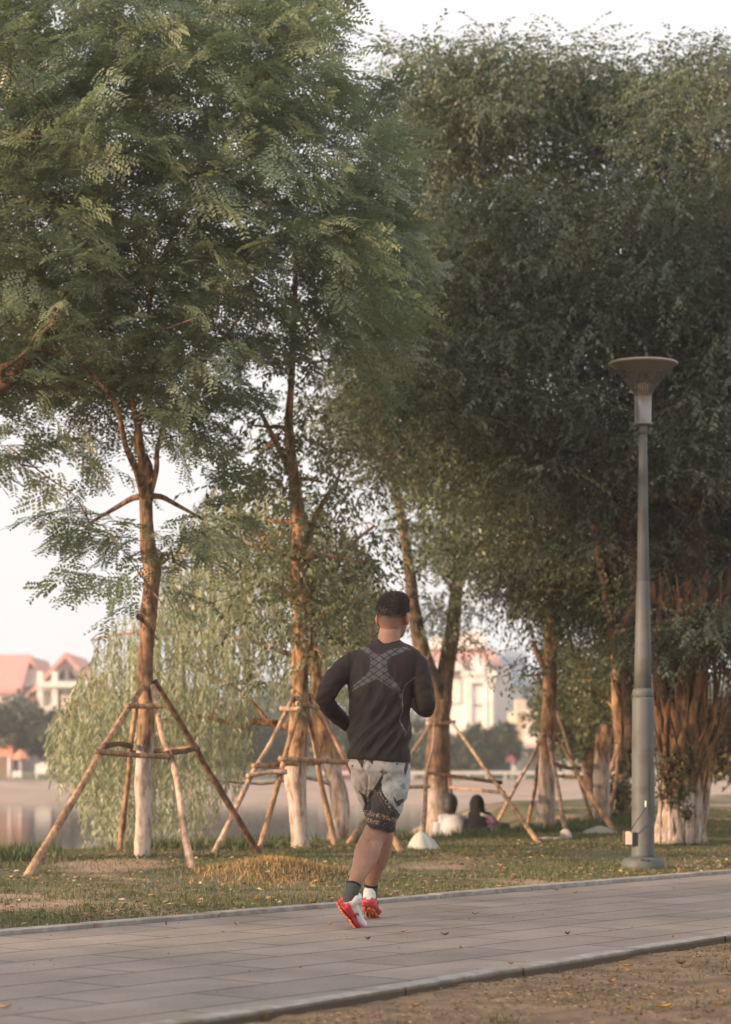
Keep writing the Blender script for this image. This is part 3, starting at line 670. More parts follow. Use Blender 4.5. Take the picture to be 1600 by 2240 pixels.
# --- banyan, huge, right
bb = G(1482, 1842); DB = bb.y
tb = empty('banyan_tree', bb, 'huge dark banyan filling the right side, its trunk a tangle of hanging roots', 'tree')
mb = MB()
pts, rad = trunk_pts([(1482, 1862, 130), (1483, 1830, 108), (1487, 1760, 92), (1488, 1680, 70), (1490, 1600, 56), (1496, 1500, 50), (1503, 1400, 54), (1510, 1200, 80), (1500, 1000, 50), (1480, 700, 20)], DB, [0, 0, 0, 0, 0, 0, 0, .5, .9, 1.4])
mb.tube(pts, rad, 26, .16, 5, 2.6); nodes = list(zip(pts[4:], [r * .6 for r in rad[4:]]))
for l, dy in (([(1500, 1520, 44), (1470, 1440, 46), (1440, 1370, 44), (1400, 1250, 40), (1340, 1050, 26), (1290, 850, 16), (1200, 700, 8)], .12), ([(1510, 1450, 40), (1560, 1330, 34), (1620, 1200, 30), (1680, 900, 18)], -.1),
              ([(1445, 1530, 12), (1500, 1490, 14), (1550, 1430, 16), (1600, 1390, 18)], -.18), ([(1380, 1640, 26), (1376, 1560, 24), (1370, 1480, 28), (1345, 1400, 30), (1330, 1300, 26), (1300, 1150, 20)], .25), ([(1350, 1400, 30), (1420, 1300, 40), (1460, 1250, 40)], .2),
              ([(1500, 1100, 40), (1440, 850, 22), (1400, 600, 12), (1350, 400, 6)], .35)):
    q, r = trunk_pts(l, DB, [dy * (i if dy != -.18 else 1.3) for i in range(len(l))]); mb.tube(q, r, 12, .1, 5, 4); nodes += list(zip(q, r))
CB = [(890, 370), (905, 270), (915, 200), (920, 130), (955, 140), (990, 215), (1030, 160), (1080, 140), (1120, 165), (1155, 210), (1185, 145), (1205, 100), (1230, 150), (1240, 215), (1290, 205), (1340, 190), (1400, 180), (1455, 160), (1475, 115), (1500, 160), (1560, 160), (1620, 190), (1820, 330), (1860, 900), (1760, 1300),
      (1650, 1410), (1590, 1390), (1530, 1410), (1430, 1380), (1390, 1410), (1340, 1430), (1280, 1390), (1200, 1360), (1140, 1320), (1100, 1290), (1050, 1270), (950, 1220), (880, 1130), (810, 1010), (790, 860), (830, 600), (830, 400)]
big = sample_crown(CB, 110, DB + 1.7, 2.0, 330); cl = []
for b_ in big:
    R_ = rng.uniform(.5, 1.1)
    for k in range(int(17 * (R_ / .75) ** 1.6)):
        u = rng.normal(size=3); u[2] = abs(u[2]) * .9 - .25; u /= np.linalg.norm(u); cl.append(b_ + u * R_ * np.array([1, 1, .8]) * rng.uniform(.75, 1.05))
cl = np.array(cl); qx = 800 + cl[:, 0] / cl[:, 1] * F; qy = YH + (H - cl[:, 2]) / cl[:, 1] * F
cl = cl[(edgedist(qx, qy, CB) < 45) | inpoly(qx, qy, CB)]; core = sample_crown(CB, 850, DB + 3.7, .9, 200)
low = np.array([tuple(P(rng.uniform(1420, 1620), rng.uniform(1360, 1450), DB - .35 + rng.normal() * .25)) for i in range(34)])
cenb = np.concatenate([core, cl, low])
bt = [V(c) for c in big[:110]]
branches(mb, nodes, bt, .06, 6, .008)
mb.build('trunk', M['barkcore'], tb)
rr_ = random.Random(11)
for i in range(95):                                          # hanging roots grown into props
    a = rr_.uniform(-1, 1); tx = 1508 + a * 80 + rr_.uniform(-55, 55); ty = rr_.uniform(1240, 1400); bx = 1485 + a * 47 + rr_.uniform(-6, 6)
    dfr = -math.sqrt(max(0, 1 - a * a)) * .22 - .03; l = []; n_ = 7; wv = rr_.uniform(5, 30); ph = rr_.uniform(0, 6); by = rr_.choice([1846, 1846, 1800, 1700, 1620, 1846])
    w0 = rr_.choice([2, 2, 3, 3, 4, 6, 9, 16])
    for k in range(n_ + 1):
        t_ = k / n_; y = ty + (by - ty) * t_; x = tx + (bx - tx) * (t_ ** .8) + wv * math.sin(t_ * 6 + ph) * (1 - .4 * t_)
        D = DB + dfr * (1.1 - .25 * t_) + rr_.uniform(-.09, .05); l.append((P(x, y, D), (w0 * (1 + .5 * t_)) / F * D / 2))
    r_ = MB(); r_.tube([q for q, _ in l], [r for _, r in l], 7, .12, 4, 8); r_.build('aerial_root', M['barkroot' if rr_.random() < .6 else 'barkb'], tb)
for i in range(22):                                          # left root column by the lamp
    tx = rr_.uniform(1335, 1395); ty = rr_.uniform(1400, 1500); bx = rr_.uniform(1362, 1392); l = []; ph = rr_.uniform(0, 6); by = rr_.choice([1560, 1640, 1700]); w0 = rr_.choice([2, 3, 5])
    for k in range(6):
        t_ = k / 5; D = DB + .95 + rr_.uniform(-.05, .05); l.append((P(tx + (bx - tx) * t_ + 8 * math.sin(t_ * 5 + ph), ty + (by - ty) * t_, D), w0 / F * D / 2))
    r_ = MB(); r_.tube([q for q, _ in l], [r for _, r in l], 6, .12, 4, 8); r_.build('aerial_root', M['barkroot' if rr_.random() < .6 else 'barkb'], tb)
twig_crown('crown', tb, cenb, .33, 16, BC, .95)
ivc = np.array([tuple(P(1478 + rng.normal() * 26, rng.uniform(1640, 1800), DB - .3 + rng.normal() * .04)) for i in range(26)])
o = clump_crown('climbing_leaves', tb, ivc, .09, 40, .045, .025, [(.09, .09, .045), (.13, .11, .05)], .7, 1.2, .1)

# --- tree 4 .. 6
b4 = G(1196, 1812); D4 = b4.y
t4 = empty('tree', b4, 'thin pale barked tree with whitewashed base and stakes, midway between the man and the lamp', 'tree')
mb = MB(); pts, rad = trunk_pts([(1194, 1828, 48), (1194, 1800, 42), (1196, 1720, 38), (1198, 1640, 36), (1202, 1560, 32), (1203, 1480, 31), (1205, 1420, 30), (1205, 1300, 22), (1215, 1150, 14), (1225, 1000, 8)], D4); mb.tube(pts, rad, 16, .08, 5, 4); nodes = list(zip(pts[5:], rad[5:]))
q, r = trunk_pts([(1203, 1480, 18), (1180, 1440, 14), (1165, 1400, 9)], D4); mb.tube(q, r, 8, .05, 4); nodes += list(zip(q, r))
cen4 = sample_crown([(1120, 1150), (1320, 1150), (1340, 1320), (1290, 1370), (1220, 1370), (1150, 1310), (1110, 1260), (1060, 1240)], 120, D4, .8, 90)
ex = [tuple(P(a + rng.normal() * 24, b_ + rng.normal() * 24, D4 + rng.normal() * .2)) for a, b_ in [(1165, 1455)] * 6 + [(1225, 1400)] * 5]
cen4 = np.concatenate([cen4, np.array(ex)])
branches(mb, nodes, [V(c) for c in cen4[rng.integers(0, len(cen4), 26)]], .02, 5); mb.build('trunk', M['bark2'], t4)
twig_crown('crown', t4, cen4, .24, 8, BC, .95, .9, .3)
b5 = G(1316, 1800); D5 = b5.y
t5 = empty('tree_stump', b5, 'tall cut back trunk with a whitewashed base just left of the lamp', 'tree')
mb = MB(); pts, rad = trunk_pts([(1314, 1815, 44), (1315, 1790, 38), (1317, 1720, 36), (1317, 1660, 34), (1322, 1610, 34), (1330, 1588, 26)], D5); mb.tube(pts, rad, 14, .1, 5, 5); mb.build('trunk', M['bark2'], t5)
b6 = G(1358, 1797); D6 = b6.y + .4
t6 = empty('tree', P(1358, 1800, D6), 'creeper covered pale trunk partly hidden behind the lamp pole', 'tree')
mb = MB(); pts, rad = trunk_pts([(1360, 1815, 44), (1360, 1780, 38), (1362, 1700, 34), (1360, 1640, 30), (1352, 1560, 26), (1350, 1480, 26), (1345, 1380, 24), (1340, 1250, 16)], D6); mb.tube(pts, rad, 14, .1, 5, 5)
n6 = list(zip(pts[4:], rad[4:])); c6 = sample_crown([(1230, 1400), (1400, 1380), (1420, 1500), (1370, 1560), (1250, 1560), (1210, 1500)], 60, D6 + .9, .6, 80)
branches(mb, n6, [V(c) for c in c6[:8]], .015, 5); mb.build('trunk', M['bark2'], t6)
iv6 = np.array([tuple(P(1358 + rng.normal() * 14, rng.uniform(1620, 1790), D6 - .1 + rng.normal() * .04)) for i in range(22)])
clump_crown('crown', t6, np.concatenate([c6, iv6]), .15, 60, .06, .026, [(.10, .11, .05), (.14, .14, .07)], .8, 1, .1)

# --- tree at the left edge, trunk outside the frame
p7 = P(-190, 1890, 16.2); b7 = V((p7.x, p7.y, g(p7.x, p7.y)))
t7 = empty('tree', b7, 'tree at the left edge of which only one dark limb and some leaves reach in', 'tree')
mb = MB(); pts, rad = trunk_pts([(-190, 1900, 60), (-190, 1500, 52), (-150, 1100, 46), (-60, 920, 40), (10, 840, 34), (70, 780, 22), (120, 700, 14), (160, 600, 8)], 16.2); mb.tube(pts, rad, 14, .08, 5, 4)
c7 = sample_crown([(-500, 100), (-100, 0), (200, 250), (180, 700), (60, 900), (-100, 940), (-400, 900)], 260, 16.2, 1.0, 150); n7 = list(zip(pts[2:], rad[2:]))
branches(mb, n7, [V(c) for c in c7[:40]], .03, 5); mb.build('trunk', M['barkplain'], t7)
c7 = np.concatenate([c7, sample_crown([(-100, 860), (120, 880), (300, 900), (300, 950), (200, 1040), (60, 1040), (-100, 1040)], 36, 17.6, .7, 80)])
spray_crown('crown', t7, c7, (t7.location.x, t7.location.y), FC1, .8)

p8 = V((-10.2, 4.2, 0)); t8 = empty('tree', p8, 'broad tree beside the path outside the left of the picture, shading the path', 'tree')
mb = MB(); mb.tube([p8 + V((0, 0, -.2)), p8 + V((.1, 0, 1.5)), p8 + V((0, .2, 4)), p8 + V((.2, 0, 6))], [.2, .16, .12, .05], 12, .08, 4); n8 = [(p8 + V((.1, 0, 1.6)), .14), (p8 + V((0, .2, 4)), .1)]
c8 = rand_unit(125) * rng.uniform(.3, 1, (125, 1)) ** .5 * np.array([4.4, 4.6, 2.6]) + np.array([p8.x, p8.y, 3.9])
branches(mb, n8, [V(c) for c in c8[:40]], .05, 5); mb.build('trunk', M['barkplain'], t8); clump_crown('crown', t8, c8, .75, 130, .16, .07, FC1, .4, .8, .2)

# paler trees seen through the gaps, standing farther along the shore
def back_tree(px, ptop, pbase, wpx, D, cols, label, n=70, per=90, leaf=.16, trunkw=None, name='tree', group=None, rad_=None, whitetrunk=False):
    base = P(px, pbase, D); t_ = empty(name, base, label, 'tree', group); mb = MB(); ht = (pbase - ptop) / F * D; w_ = wpx / F * D
    tr = trunkw or w_ * .05; cz = base.z + ht * .6; mb.tube([base - V((0, 0, .3)), base + V((0, 0, ht * .3)), base + V((0.05 * ht, 0, ht * .6)), base + V((0, 0, ht * .85))], [tr * 1.2, tr, tr * .7, tr * .3], 8, .08, 3)
    c = rand_unit(n) * rng.uniform(.35, 1, (n, 1)) ** .6 * np.array([w_ / 2, w_ * .45, ht * .4]); c[:, 2] *= np.where(c[:, 2] < 0, .8, 1); c += np.array([base.x, base.y, cz])
    nodes = [(base + V((0, 0, ht * .4)), tr * .8), (base + V((0, 0, ht * .6)), tr * .6)]; branches(mb, nodes, [V(q) for q in c[:14]], tr * .4, 4, tr * .1)
    mb.build('trunk', M['bark' if whitetrunk else 'barkplain'], t_); clump_crown('crown', t_, c, rad_ or w_ * .16, per, leaf, leaf * .5, cols, .3, .85, .3); return t_
PG = [(.17, .18, .09), (.2, .2, .11), (.14, .155, .08)]; DG = [(.075, .1, .055), (.1, .12, .065), (.06, .085, .05)]
back_tree(1290, 1390, 1770, 250, 34, [(.12, .13, .06), (.15, .15, .075), (.1, .115, .055)], 'olive green tree behind the whitewashed trunks left of the lamp', 90, 90, .1)
back_tree(1640, 1500, 1790, 300, 27, [(.09, .085, .045), (.13, .1, .055), (.16, .11, .06)], 'brownish bush at the right edge behind the banyan', 80, 120, .08, .03, 'bush')
back_tree(60, 1080, 1900, 260, 26, [(.2, .2, .11), (.25, .24, .13)], 'pale thin foliage at the far left below the feathery tree', 26, 70, .08, .04) if False else None

# ------------------------------------------------------------------ stakes
def solve(pole, py):
    a, b_ = pole; lo, hi = -.1, 1.1
    for _ in range(40):
        m_ = (lo + hi) / 2; y = proj(a.lerp(b_, m_))[1]
        if y > py: lo = m_
        else: hi = m_
    return a.lerp(b_, lo)
def stakes(loc, label, poles, bars, Dt, w_=.042):
    t_ = empty('tree_stakes', loc, label, 'tree support', 'timber stake frames around the trees'); ps = []
    for k, ((fx, fy), (tx, ty), dt, mm) in enumerate(poles):
        f_ = G(fx, fy); tp = P(tx, ty, Dt + dt); ps.append((f_, tp)); mb = MB(); dn = (f_ - tp).normalized(); wj = w_ * random.uniform(.85, 1.15)
        mid = f_.lerp(tp, .5) + V((random.gauss(0, .018), 0, random.gauss(0, .01))); m2 = f_.lerp(tp, .75) + V((random.gauss(0, .01), 0, 0))
        mb.tube([f_ + dn * .06, f_.lerp(tp, .2), mid, m2, tp - dn * .07], [wj * .62, wj * .6, wj * .54, wj * .5, wj * .46], 10, .10, 4, 7); mb.build('pole', M[mm], t_)
    for (i, yi, j, yj, mm, ea, eb) in bars:
        a = solve(ps[i], yi); b_ = solve(ps[j], yj); d = (b_ - a).normalized(); off = V((0, -.045, 0)) if (a.y + b_.y) / 2 < Dt else V((0, .045, 0))
        a = a - d * ea + off; b_ = b_ + d * eb + off; mb = MB(); mb.tube([a, a.lerp(b_, .5) + V((0, 0, random.gauss(0, .008))), b_], [w_ * .5, w_ * .46, w_ * .5], 10, .12, 5, 8); mb.build('crossbar', M[mm], t_)
    return t_
stakes(b1, 'stake frame of four poles round the leftmost slender tree', [((62, 1913), (308, 1512), -.12, 'pole'), ((262, 1862), (300, 1540), .14, 'pole'), ((420, 1900), (338, 1515), -.1, 'polelight'), ((566, 1868), (348, 1505), .12, 'poledark')],
       [(0, 1545, 2, 1545, 'pole', .04, .05), (0, 1645, 2, 1655, 'pole', .06, .05), (0, 1632, 1, 1632, 'poledark', .06, .0), (2, 1648, 3, 1638, 'poledark', .0, .08), (1, 1645, 3, 1635, 'pole', .0, .03)], D1)
stakes(b2, 'stake frame of four poles round the whitewashed tree left of the man', [((468, 1866), (634, 1540), -.1, 'polelight'), ((566, 1868), (655, 1545), -.16, 'pole'), ((733, 1850), (672, 1556), .12, 'pole'), ((878, 1864), (684, 1535), .05, 'pole')],
       [(1, 1540, 3, 1546, 'pole', .04, .06), (0, 1550, 1, 1550, 'polelight', .06, .02), (1, 1660, 3, 1668, 'pole', .05, .08), (0, 1697, 1, 1690, 'polelight', .05, .05), (0, 1675, 2, 1668, 'pole', .06, .04)], D2)
stakes(b3, 'stake frame of four poles round the dark forked tree right of the man', [((765, 1845), (945, 1580), -.08, 'pole'), ((923, 1846), (949, 1582), -.18, 'pole'), ((1178, 1843), (985, 1575), -.02, 'pole'), ((998, 1826), (972, 1610), .16, 'poledark')],
       [(0, 1588, 2, 1580, 'pole', .05, .05), (1, 1690, 2, 1710, 'poledark', .02, .08), (0, 1722, 1, 1720, 'polelight', .1, .02), (3, 1722, 2, 1733, 'pole', .06, .1)], D3)
stakes(b4, 'stake frame of four poles round the thin pale tree right of the sitting pair', [((1085, 1806), (1187, 1608), -.08, 'polelight'), ((1155, 1808), (1190, 1620), .1, 'pole'), ((1238, 1822), (1202, 1622), -.12, 'polelight'), ((1345, 1822), (1214, 1608), .05, 'pole')],
       [(0, 1622, 2, 1623, 'polelight', .05, .03), (2, 1670, 3, 1678, 'poledark', .0, .06), (1, 1693, 3, 1700, 'pole', .0, .06)], D4, .04)
stakes(b5, 'short propping poles beside the cut back trunk left of the lamp', [((1272, 1804), (1315, 1735), .0, 'polelight'), ((1300, 1796), (1348, 1640), .3, 'polelight'), ((1330, 1795), (1352, 1640), .25, 'pole')],
       [(1, 1702, 2, 1700, 'pole', .05, .25)], D5, .035)
mb = MB(); a = P(1217, 1553, D4 + .6); b_ = P(1262, 1690, D4 + .6); e_ = P(1300, 1800, D4 + .6); e_.z = g(e_.x, e_.y)
mb.tube([e_, b_, a], [.018, .016, .013], 8, .1, 4, 7); tag(mb.build('loose_pole', M['pole']), 'thin loose pole leaning behind the stakes of the thin pale tree', 'pole')

# ------------------------------------------------------------------ street lamp
bl = G(1407, 1900); DL = bl.y; ppm = F / DL
def lz(py): return H - (py - YH) / F * DL
lamp = empty('street_lamp', bl, 'tall grey street lamp with a wide conical head standing at the kerb', 'street lamp'); lx = bl.x; cx = V((lx, DL, 0))
def lr_(w_): return w_ / ppm / 2
mb = MB(); z0 = bl.z - .05
mb.lathe(cx, [(lr_(94), z0), (lr_(94), lz(1893)), (lr_(91), lz(1884)), (lr_(84), lz(1878)), (lr_(70), lz(1876)), (lr_(60), lz(1874))], 40); mb.build('base_flange', M['lamp'], lamp)
mb = MB(); mb.lathe(cx, [(lr_(54), lz(1876)), (lr_(50), lz(1868)), (lr_(49), lz(1760)), (lr_(48), lz(1600)), (lr_(47), lz(1529)), (lr_(45), lz(1525))], 40); mb.build('lower_pole', M['lamp'], lamp)
mb = MB(); mb.lathe(cx, [(lr_(41), lz(1526)), (lr_(46), lz(1523)), (lr_(47), lz(1515)), (lr_(44), lz(1508)), (lr_(38), lz(1506))], 40); mb.build('collar', M['lamp'], lamp)
mb = MB(); mb.lathe(cx, [(lr_(38), lz(1508)), (lr_(36.5), lz(1440)), (lr_(30), lz(1300)), (lr_(28), lz(1275)), (lr_(28), lz(1274)), (lr_(25.6), lz(1273)), (lr_(25.6), lz(1271)), (lr_(27), lz(1270)), (lr_(22), lz(1100)), (lr_(18), lz(960)), (lr_(14), lz(950)), (lr_(14), lz(948))], 36); mb.build('upper_pole', M['lamp'], lamp)
mb = MB(); mb.lathe(cx, [(lr_(20), lz(950)), (lr_(20), lz(930)), (lr_(17), lz(929)), (lr_(17), lz(926))], 28); mb.lathe(cx, [(lr_(14), lz(927)), (lr_(13), lz(925))], 20)
mb.build('neck', M['lamp'], lamp)
M['lampmetal'] = noise_col('lamp_housing', (.2, .19, .18), (.26, .245, .23), 5, .35, bump=0); M['lampmetal'].node_tree.nodes['Principled BSDF'].inputs['Metallic'].default_value = .5
mb = MB(); mb.lathe(cx, [(lr_(20), lz(930)), (lr_(44), lz(929)), (lr_(44), lz(926)), (lr_(37), lz(924)), (lr_(37), lz(868)), (lr_(39), lz(866)), (lr_(39), lz(862)), (lr_(33), lz(861)), (lr_(24), lz(860))], 36); mb.build('housing', M['lampmetal'], lamp)
M['bulb'] = noise_col('lamp_lens', (.5, .42, .33), (.6, .5, .4), 5, .3, bump=0)
mb = MB(); mb.lathe(cx, [(lr_(24), lz(861)), (lr_(24), lz(842)), (lr_(16), lz(838))], 24); mb.build('inner_lens', M['bulb'], lamp)
mb = MB()
for k in range(20):
    a = k / 20 * 2 * math.pi; q = cx + V((math.cos(a), math.sin(a), 0)) * lr_(35.5); mb.tube([q + V((0, 0, lz(863))), q + V((0, 0, lz(842))), cx + V((math.cos(a), math.sin(a), 0)) * lr_(33) + V((0, 0, lz(837)))], [.003, .003, .002], 5)
mb.build('louvre', M['lampmetal'], lamp)
m, t, b = mat('lamp_glass'); b.inputs['Base Color'].default_value = (.2, .19, .17, 1); b.inputs['Roughness'].default_value = .12
tr = nn(t, 'ShaderNodeBsdfTransparent'); tr.inputs[0].default_value = (.72, .68, .62, 1); ms = nn(t, 'ShaderNodeMixShader'); ms.inputs[0].default_value = .72
t.links.new(b.outputs[0], ms.inputs[1]); t.links.new(tr.outputs[0], ms.inputs[2]); t.links.new(ms.outputs[0], t.nodes['Material Output'].inputs[0]); M['glass'] = m
mb = MB(); mb.lathe(cx, [(lr_(40), lz(868)), (lr_(44), lz(858)), (lr_(92), lz(826)), (lr_(140), lz(803)), (lr_(150), lz(799))], 48, False); mb.build('glass_cone', M['glass'], lamp)
M['reflector'] = noise_col('reflector', (.3, .24, .19), (.36, .29, .23), 5, .4, bump=0)
mb = MB(); mb.lathe(cx, [(lr_(20), lz(800)), (lr_(100), lz(800)), (lr_(148), lz(798.5)), (lr_(153), lz(797)), (lr_(153), lz(795)), (lr_(147), lz(793)), (lr_(90), lz(789)), (lr_(20), lz(787))], 48); mb.build('lamp_shade', [M['reflector']], lamp)
mb = MB(); rs = []
for zz in (1786, 1780, 1686, 1680):
    q_ = .0 if zz in (1786, 1680) else .0035
    rs.append([cx + V(((lr_(49.5) + q_) * math.sin(a), -(lr_(49.5) + q_) * math.cos(a), lz(zz))) for a in [math.radians(28 + 5 * k) for k in range(11)]])
vs_ = [v for r0 in rs for v in r0]; mb.add(vs_, [(i * 11 + j, i * 11 + j + 1, (i + 1) * 11 + j + 1, (i + 1) * 11 + j) for i in range(3) for j in range(10)]); mb.build('access_door', M['lamp'], lamp)
# small box and its wire on the left flank
mb = MB(); q = P(1376, 1833, DL - .08); mb.box(q, .05, .035, .1); bx = mb.build('wire_box', plain('box_cream', (.75, .55, .42), .5), lamp, False, bevel=.004)
mb = MB(); mb.box(q + V((-.028, .012, 0)), .03, .04, .104); mb.build('box_lid', plain('box_brown', (.14, .08, .05), .5), lamp, False, bevel=.003)
mb = MB(); rp = lr_(49); mb.tube([P(1380, 1821, DL - .1), P(1383, 1812, DL - .12), P(1393, 1796, DL - .13), P(1405, 1780, DL - .13), P(1411, 1768, DL - .115), P(1413, 1764, DL - .1)], .0035, 6, sub=4); mb.build('wire', plain('wire_black', (.02, .02, .02)), lamp)
mb = MB(); mb.tube([P(1413, 1766, DL - .108), P(1413, 1752, DL - .1)], .006, 8); mb.build('wire_clip', plain('clip_white', (.7, .68, .62)), lamp)
mb = MB(); mb.tube([P(1402, 1881, DL - .16), P(1408, 1880, DL - .16)], .006, 6); mb.tube([P(1413, 1881, DL - .16), P(1421, 1883, DL - .16)], .007, 6); mb.build('bolt', plain('bolt_dark', (.05, .045, .04)), lamp)

# ------------------------------------------------------------------ runner
DP = 11.76
def Q(px, py, dy=0.0): return P(px, py, DP + dy)
def ring(cx_, cy_, dy, hw, hd, rot=0, seg=28, tilt=0, ex=2.3):
    """horizontal superelliptic ring: centre pixel, half width px, half depth m"""
    c = Q(cx_, cy_, dy); out = []; w_ = hw / F * (DP + dy)
    for j in range(seg):
        t_ = 2 * math.pi * j / seg; ct, st = math.cos(t_), math.sin(t_)
        x = w_ * math.copysign(abs(ct) ** (2 / ex), ct); y = hd * math.copysign(abs(st) ** (2 / ex), st)
        xr = x * math.cos(rot) - y * math.sin(rot); yr = x * math.sin(rot) + y * math.cos(rot)
        out.append(c + V((xr, yr, tilt * xr)))
    return out
run = empty('person', V((Q(800, 2027).x, DP, 0)), 'man running away on the path in a dark long sleeved top and patterned shorts', 'person')
RT = -.12
def torso(mb, k=0.0):
    rows = [(848, 1398, .10, 26 + k, .062), (850, 1406, .09, 34 + k, .07), (849, 1413, .08, 52 + k, .08), (846, 1422, .065, 68 + k, .095), (843, 1434, .055, 78 + k, .108), (840, 1455, .04, 79 + k, .12),
            (836, 1480, .03, 76 + k, .126), (834, 1510, .02, 71 + k, .124), (832, 1545, .01, 68 + k, .118), (831, 1585, .0, 67.5 + k, .115), (830, 1620, -.01, 68.5 + k, .12), (830, 1645, -.015, 69.5 + k, .125), (830, 1664, -.015, 70 + k, .127)]
    mb.rings([ring(a, b_, c, d, e + k * .0025, RT, tilt=(-.07 if i > 9 else 0)) for i, (a, b_, c, d, e) in enumerate(rows)])
LA = [((786, 1444, .06), .062), ((752, 1466, .03), .062), ((730, 1492, .0), .056), ((714, 1520, -.03), .05), ((714, 1536, -.01), .047), ((732, 1560, .07), .044), ((757, 1582, .17), .036), ((772, 1590, .22), .031)]
RA = [((896, 1438, .04), .062), ((912, 1460, .02), .064), ((922, 1495, -.01), .058), ((930, 1530, -.03), .052), ((931, 1547, -.02), .049), ((928, 1548, .06), .046), ((917, 1542, .15), .039), ((905, 1533, .215), .032)]
def arm(mb, A, k=0, seg=18, cut=None):
    A = A[:cut] if cut else A; mb.tube([Q(*p) for p, _ in A], [r + k for _, r in A], seg, sub=4)
# --- skin body: head, neck, arms, hands, legs in one surface
mb = MB()
torso(mb, -9); arm(mb, LA, -.012); arm(mb, RA, -.012)
HC = Q(861, 1350, .12); hr = Matrix.Rotation(math.radians(-24), 3, 'Z') @ Matrix.Rotation(math.radians(-4), 3, 'X')
def hp(x, y, z): return HC + hr @ V((x, y, z))            # x right, y forward (face), z up
mb.ell(hp(0, -.012, .022), .074, .094, .092, 28, 18, hr); mb.ell(hp(0, .02, -.035), .062, .075, .075, 24, 14, hr); mb.ell(hp(0, .045, -.075), .043, .045, .035, 20, 10, hr)
mb.tube([hp(0, .088, .022), hp(0, .1, .0), hp(0, .112, -.018)], [.009, .011, .014], 10, sub=2); mb.ell(hp(0, .088, -.05), .024, .014, .010, 14, 8, hr)
mb.ell(hp(0, .078, .034), .05, .018, .012, 16, 8, hr)
for s_ in (-1, 1):
    mb.ell(hp(.082 * s_, -.004, -.01), .010, .023, .035, 14, 10, hr @ Matrix.Rotation(.35 * s_, 3, 'Z')); mb.ell(hp(.073 * s_, .006, -.03), .009, .012, .014, 10, 8, hr)
mb.tube([Q(849, 1425, .07), Q(851, 1400, .08), Q(855, 1375, .1), Q(858, 1355, .11)], [.07, .058, .055, .058], 22, sub=3)
def hand(mb, wr, d, side, up):
    """palm and five curled fingers; d = forward direction, side = towards thumb"""
    d = d.normalized(); side = (side - d * side.dot(d)).normalized(); n_ = d.cross(side).normalized() * up
    mm = Matrix((side, d, n_)).transposed(); mb.ell(wr + d * .045, .040, .05, .016, 16, 10, mm)
    for k, (o_, l_) in enumerate([(.028, .068), (.010, .076), (-.009, .070), (-.027, .056)]):
        b0 = wr + d * .075 + side * o_; p1 = b0 + (d * .8 + n_ * .5).normalized() * l_ * .42; p2 = p1 + (n_ * .95 - d * .15).normalized() * l_ * .34; p3 = p2 + (n_ * .2 - d * .95).normalized() * l_ * .28
        mb.tube([b0 - d * .02, b0, p1, p2, p3], [.0095, .0095, .0088, .0082, .007], 10, sub=2)
    t0 = wr + d * .02 + side * .03; mb.tube([t0, t0 + side * .022 + d * .022 + n_ * .008, t0 + side * .02 + d * .045 + n_ * .026, t0 + side * .004 + d * .062 + n_ * .036], [.013, .0115, .010, .008], 10, sub=2)
w1 = Q(772, 1590, .22); hand(mb, w1, V((.75, .5, .25)), V((-.1, .2, 1)), 1)
w2 = Q(905, 1533, .215); hand(mb, w2, V((-.5, .6, .45)), V((.2, -.1, 1)), -1)
RL = [((862, 1660, -.01), .088), ((858, 1710, .0), .086), ((848, 1760, .02), .073), ((828, 1812, .045), .062), ((814, 1838, .015), .061), ((803, 1866, -.04), .0665), ((796, 1888, -.08), .057), ((785, 1912, -.13), .043), ((774, 1937, -.175), .033), ((768, 1952, -.19), .034)]
LL = [((800, 1660, .0), .085), ((812, 1710, .08), .082), ((824, 1760, .17), .068), ((836, 1808, .24), .058), ((836, 1835, .28), .058), ((829, 1866, .33), .06), ((822, 1895, .40), .047), ((814, 1925, .46), .036), ((812, 1945, .48), .034)]
for A in (RL, LL): mb.tube([Q(*p) for p, _ in A], [r for _, r in A], 22, sub=4)
for a_, b__, c__ in ((794, 1870, -.062), (811, 1872, -.056)): mb.ell(Q(a_, b__, c__), .034, .036, .085, 16, 12, Matrix.Rotation(.32, 3, 'Y'))
for a_, b__, c__ in ((823, 1866, .30), (836, 1866, .31)): mb.ell(Q(a_, b__, c__), .028, .032, .065, 16, 12, Matrix.Rotation(.2, 3, 'Y'))
# ankle to forefoot inside the shoes
RH, RTo = Q(752, 1972, -.20), Q(791, 2018, -.03); LH, LTo = Q(808, 1972, .45), Q(818, 2001, .66)
for a, h_, to in ((Q(768, 1952, -.19), RH, RTo), (Q(812, 1945, .48), LH, LTo)):
    mb.tube([a, a.lerp(h_, .5).lerp(to, .15), h_.lerp(to, .4), h_.lerp(to, .75)], [.034, .034, .03, .022], 14, sub=2)
bm_ = mb.remesh('body', .0042, 4)
co_ = getco(bm_); n_ = len(co_); col = np.tile(np.array([.30, .165, .108]), (n_, 1))
hl = (co_ - np.array(HC)) @ np.array(hr)                   # head space
head = (np.abs(hl[:, 0]) < .1) & (hl[:, 2] > -.12) & (hl[:, 2] < .13) & (np.abs(hl[:, 1]) < .14)
ear = head & (np.abs(hl[:, 0]) > .073) & (np.abs(hl[:, 2] + .01) < .045); col[ear] = (.48, .2, .14)
lips = head & (np.abs(hl[:, 2] + .05) < .009) & (hl[:, 1] > .088) & (np.abs(hl[:, 0]) < .024); col[lips] = (.38, .14, .12)
for s_ in (-1, 1):
    br_ = head & (np.abs(hl[:, 2] - .046) < .005) & (hl[:, 1] > .05) & (np.abs(hl[:, 0] - .03 * s_) < .02); col[br_] = (.03, .02, .018)
nz = np.array([noise.noise(V(c) * 9) for c in co_[::1]]); col *= (1 + .22 * nz)[:, None]; col *= (1 + .12 * np.array([noise.noise(V(c) * 45) for c in co_]))[:, None]
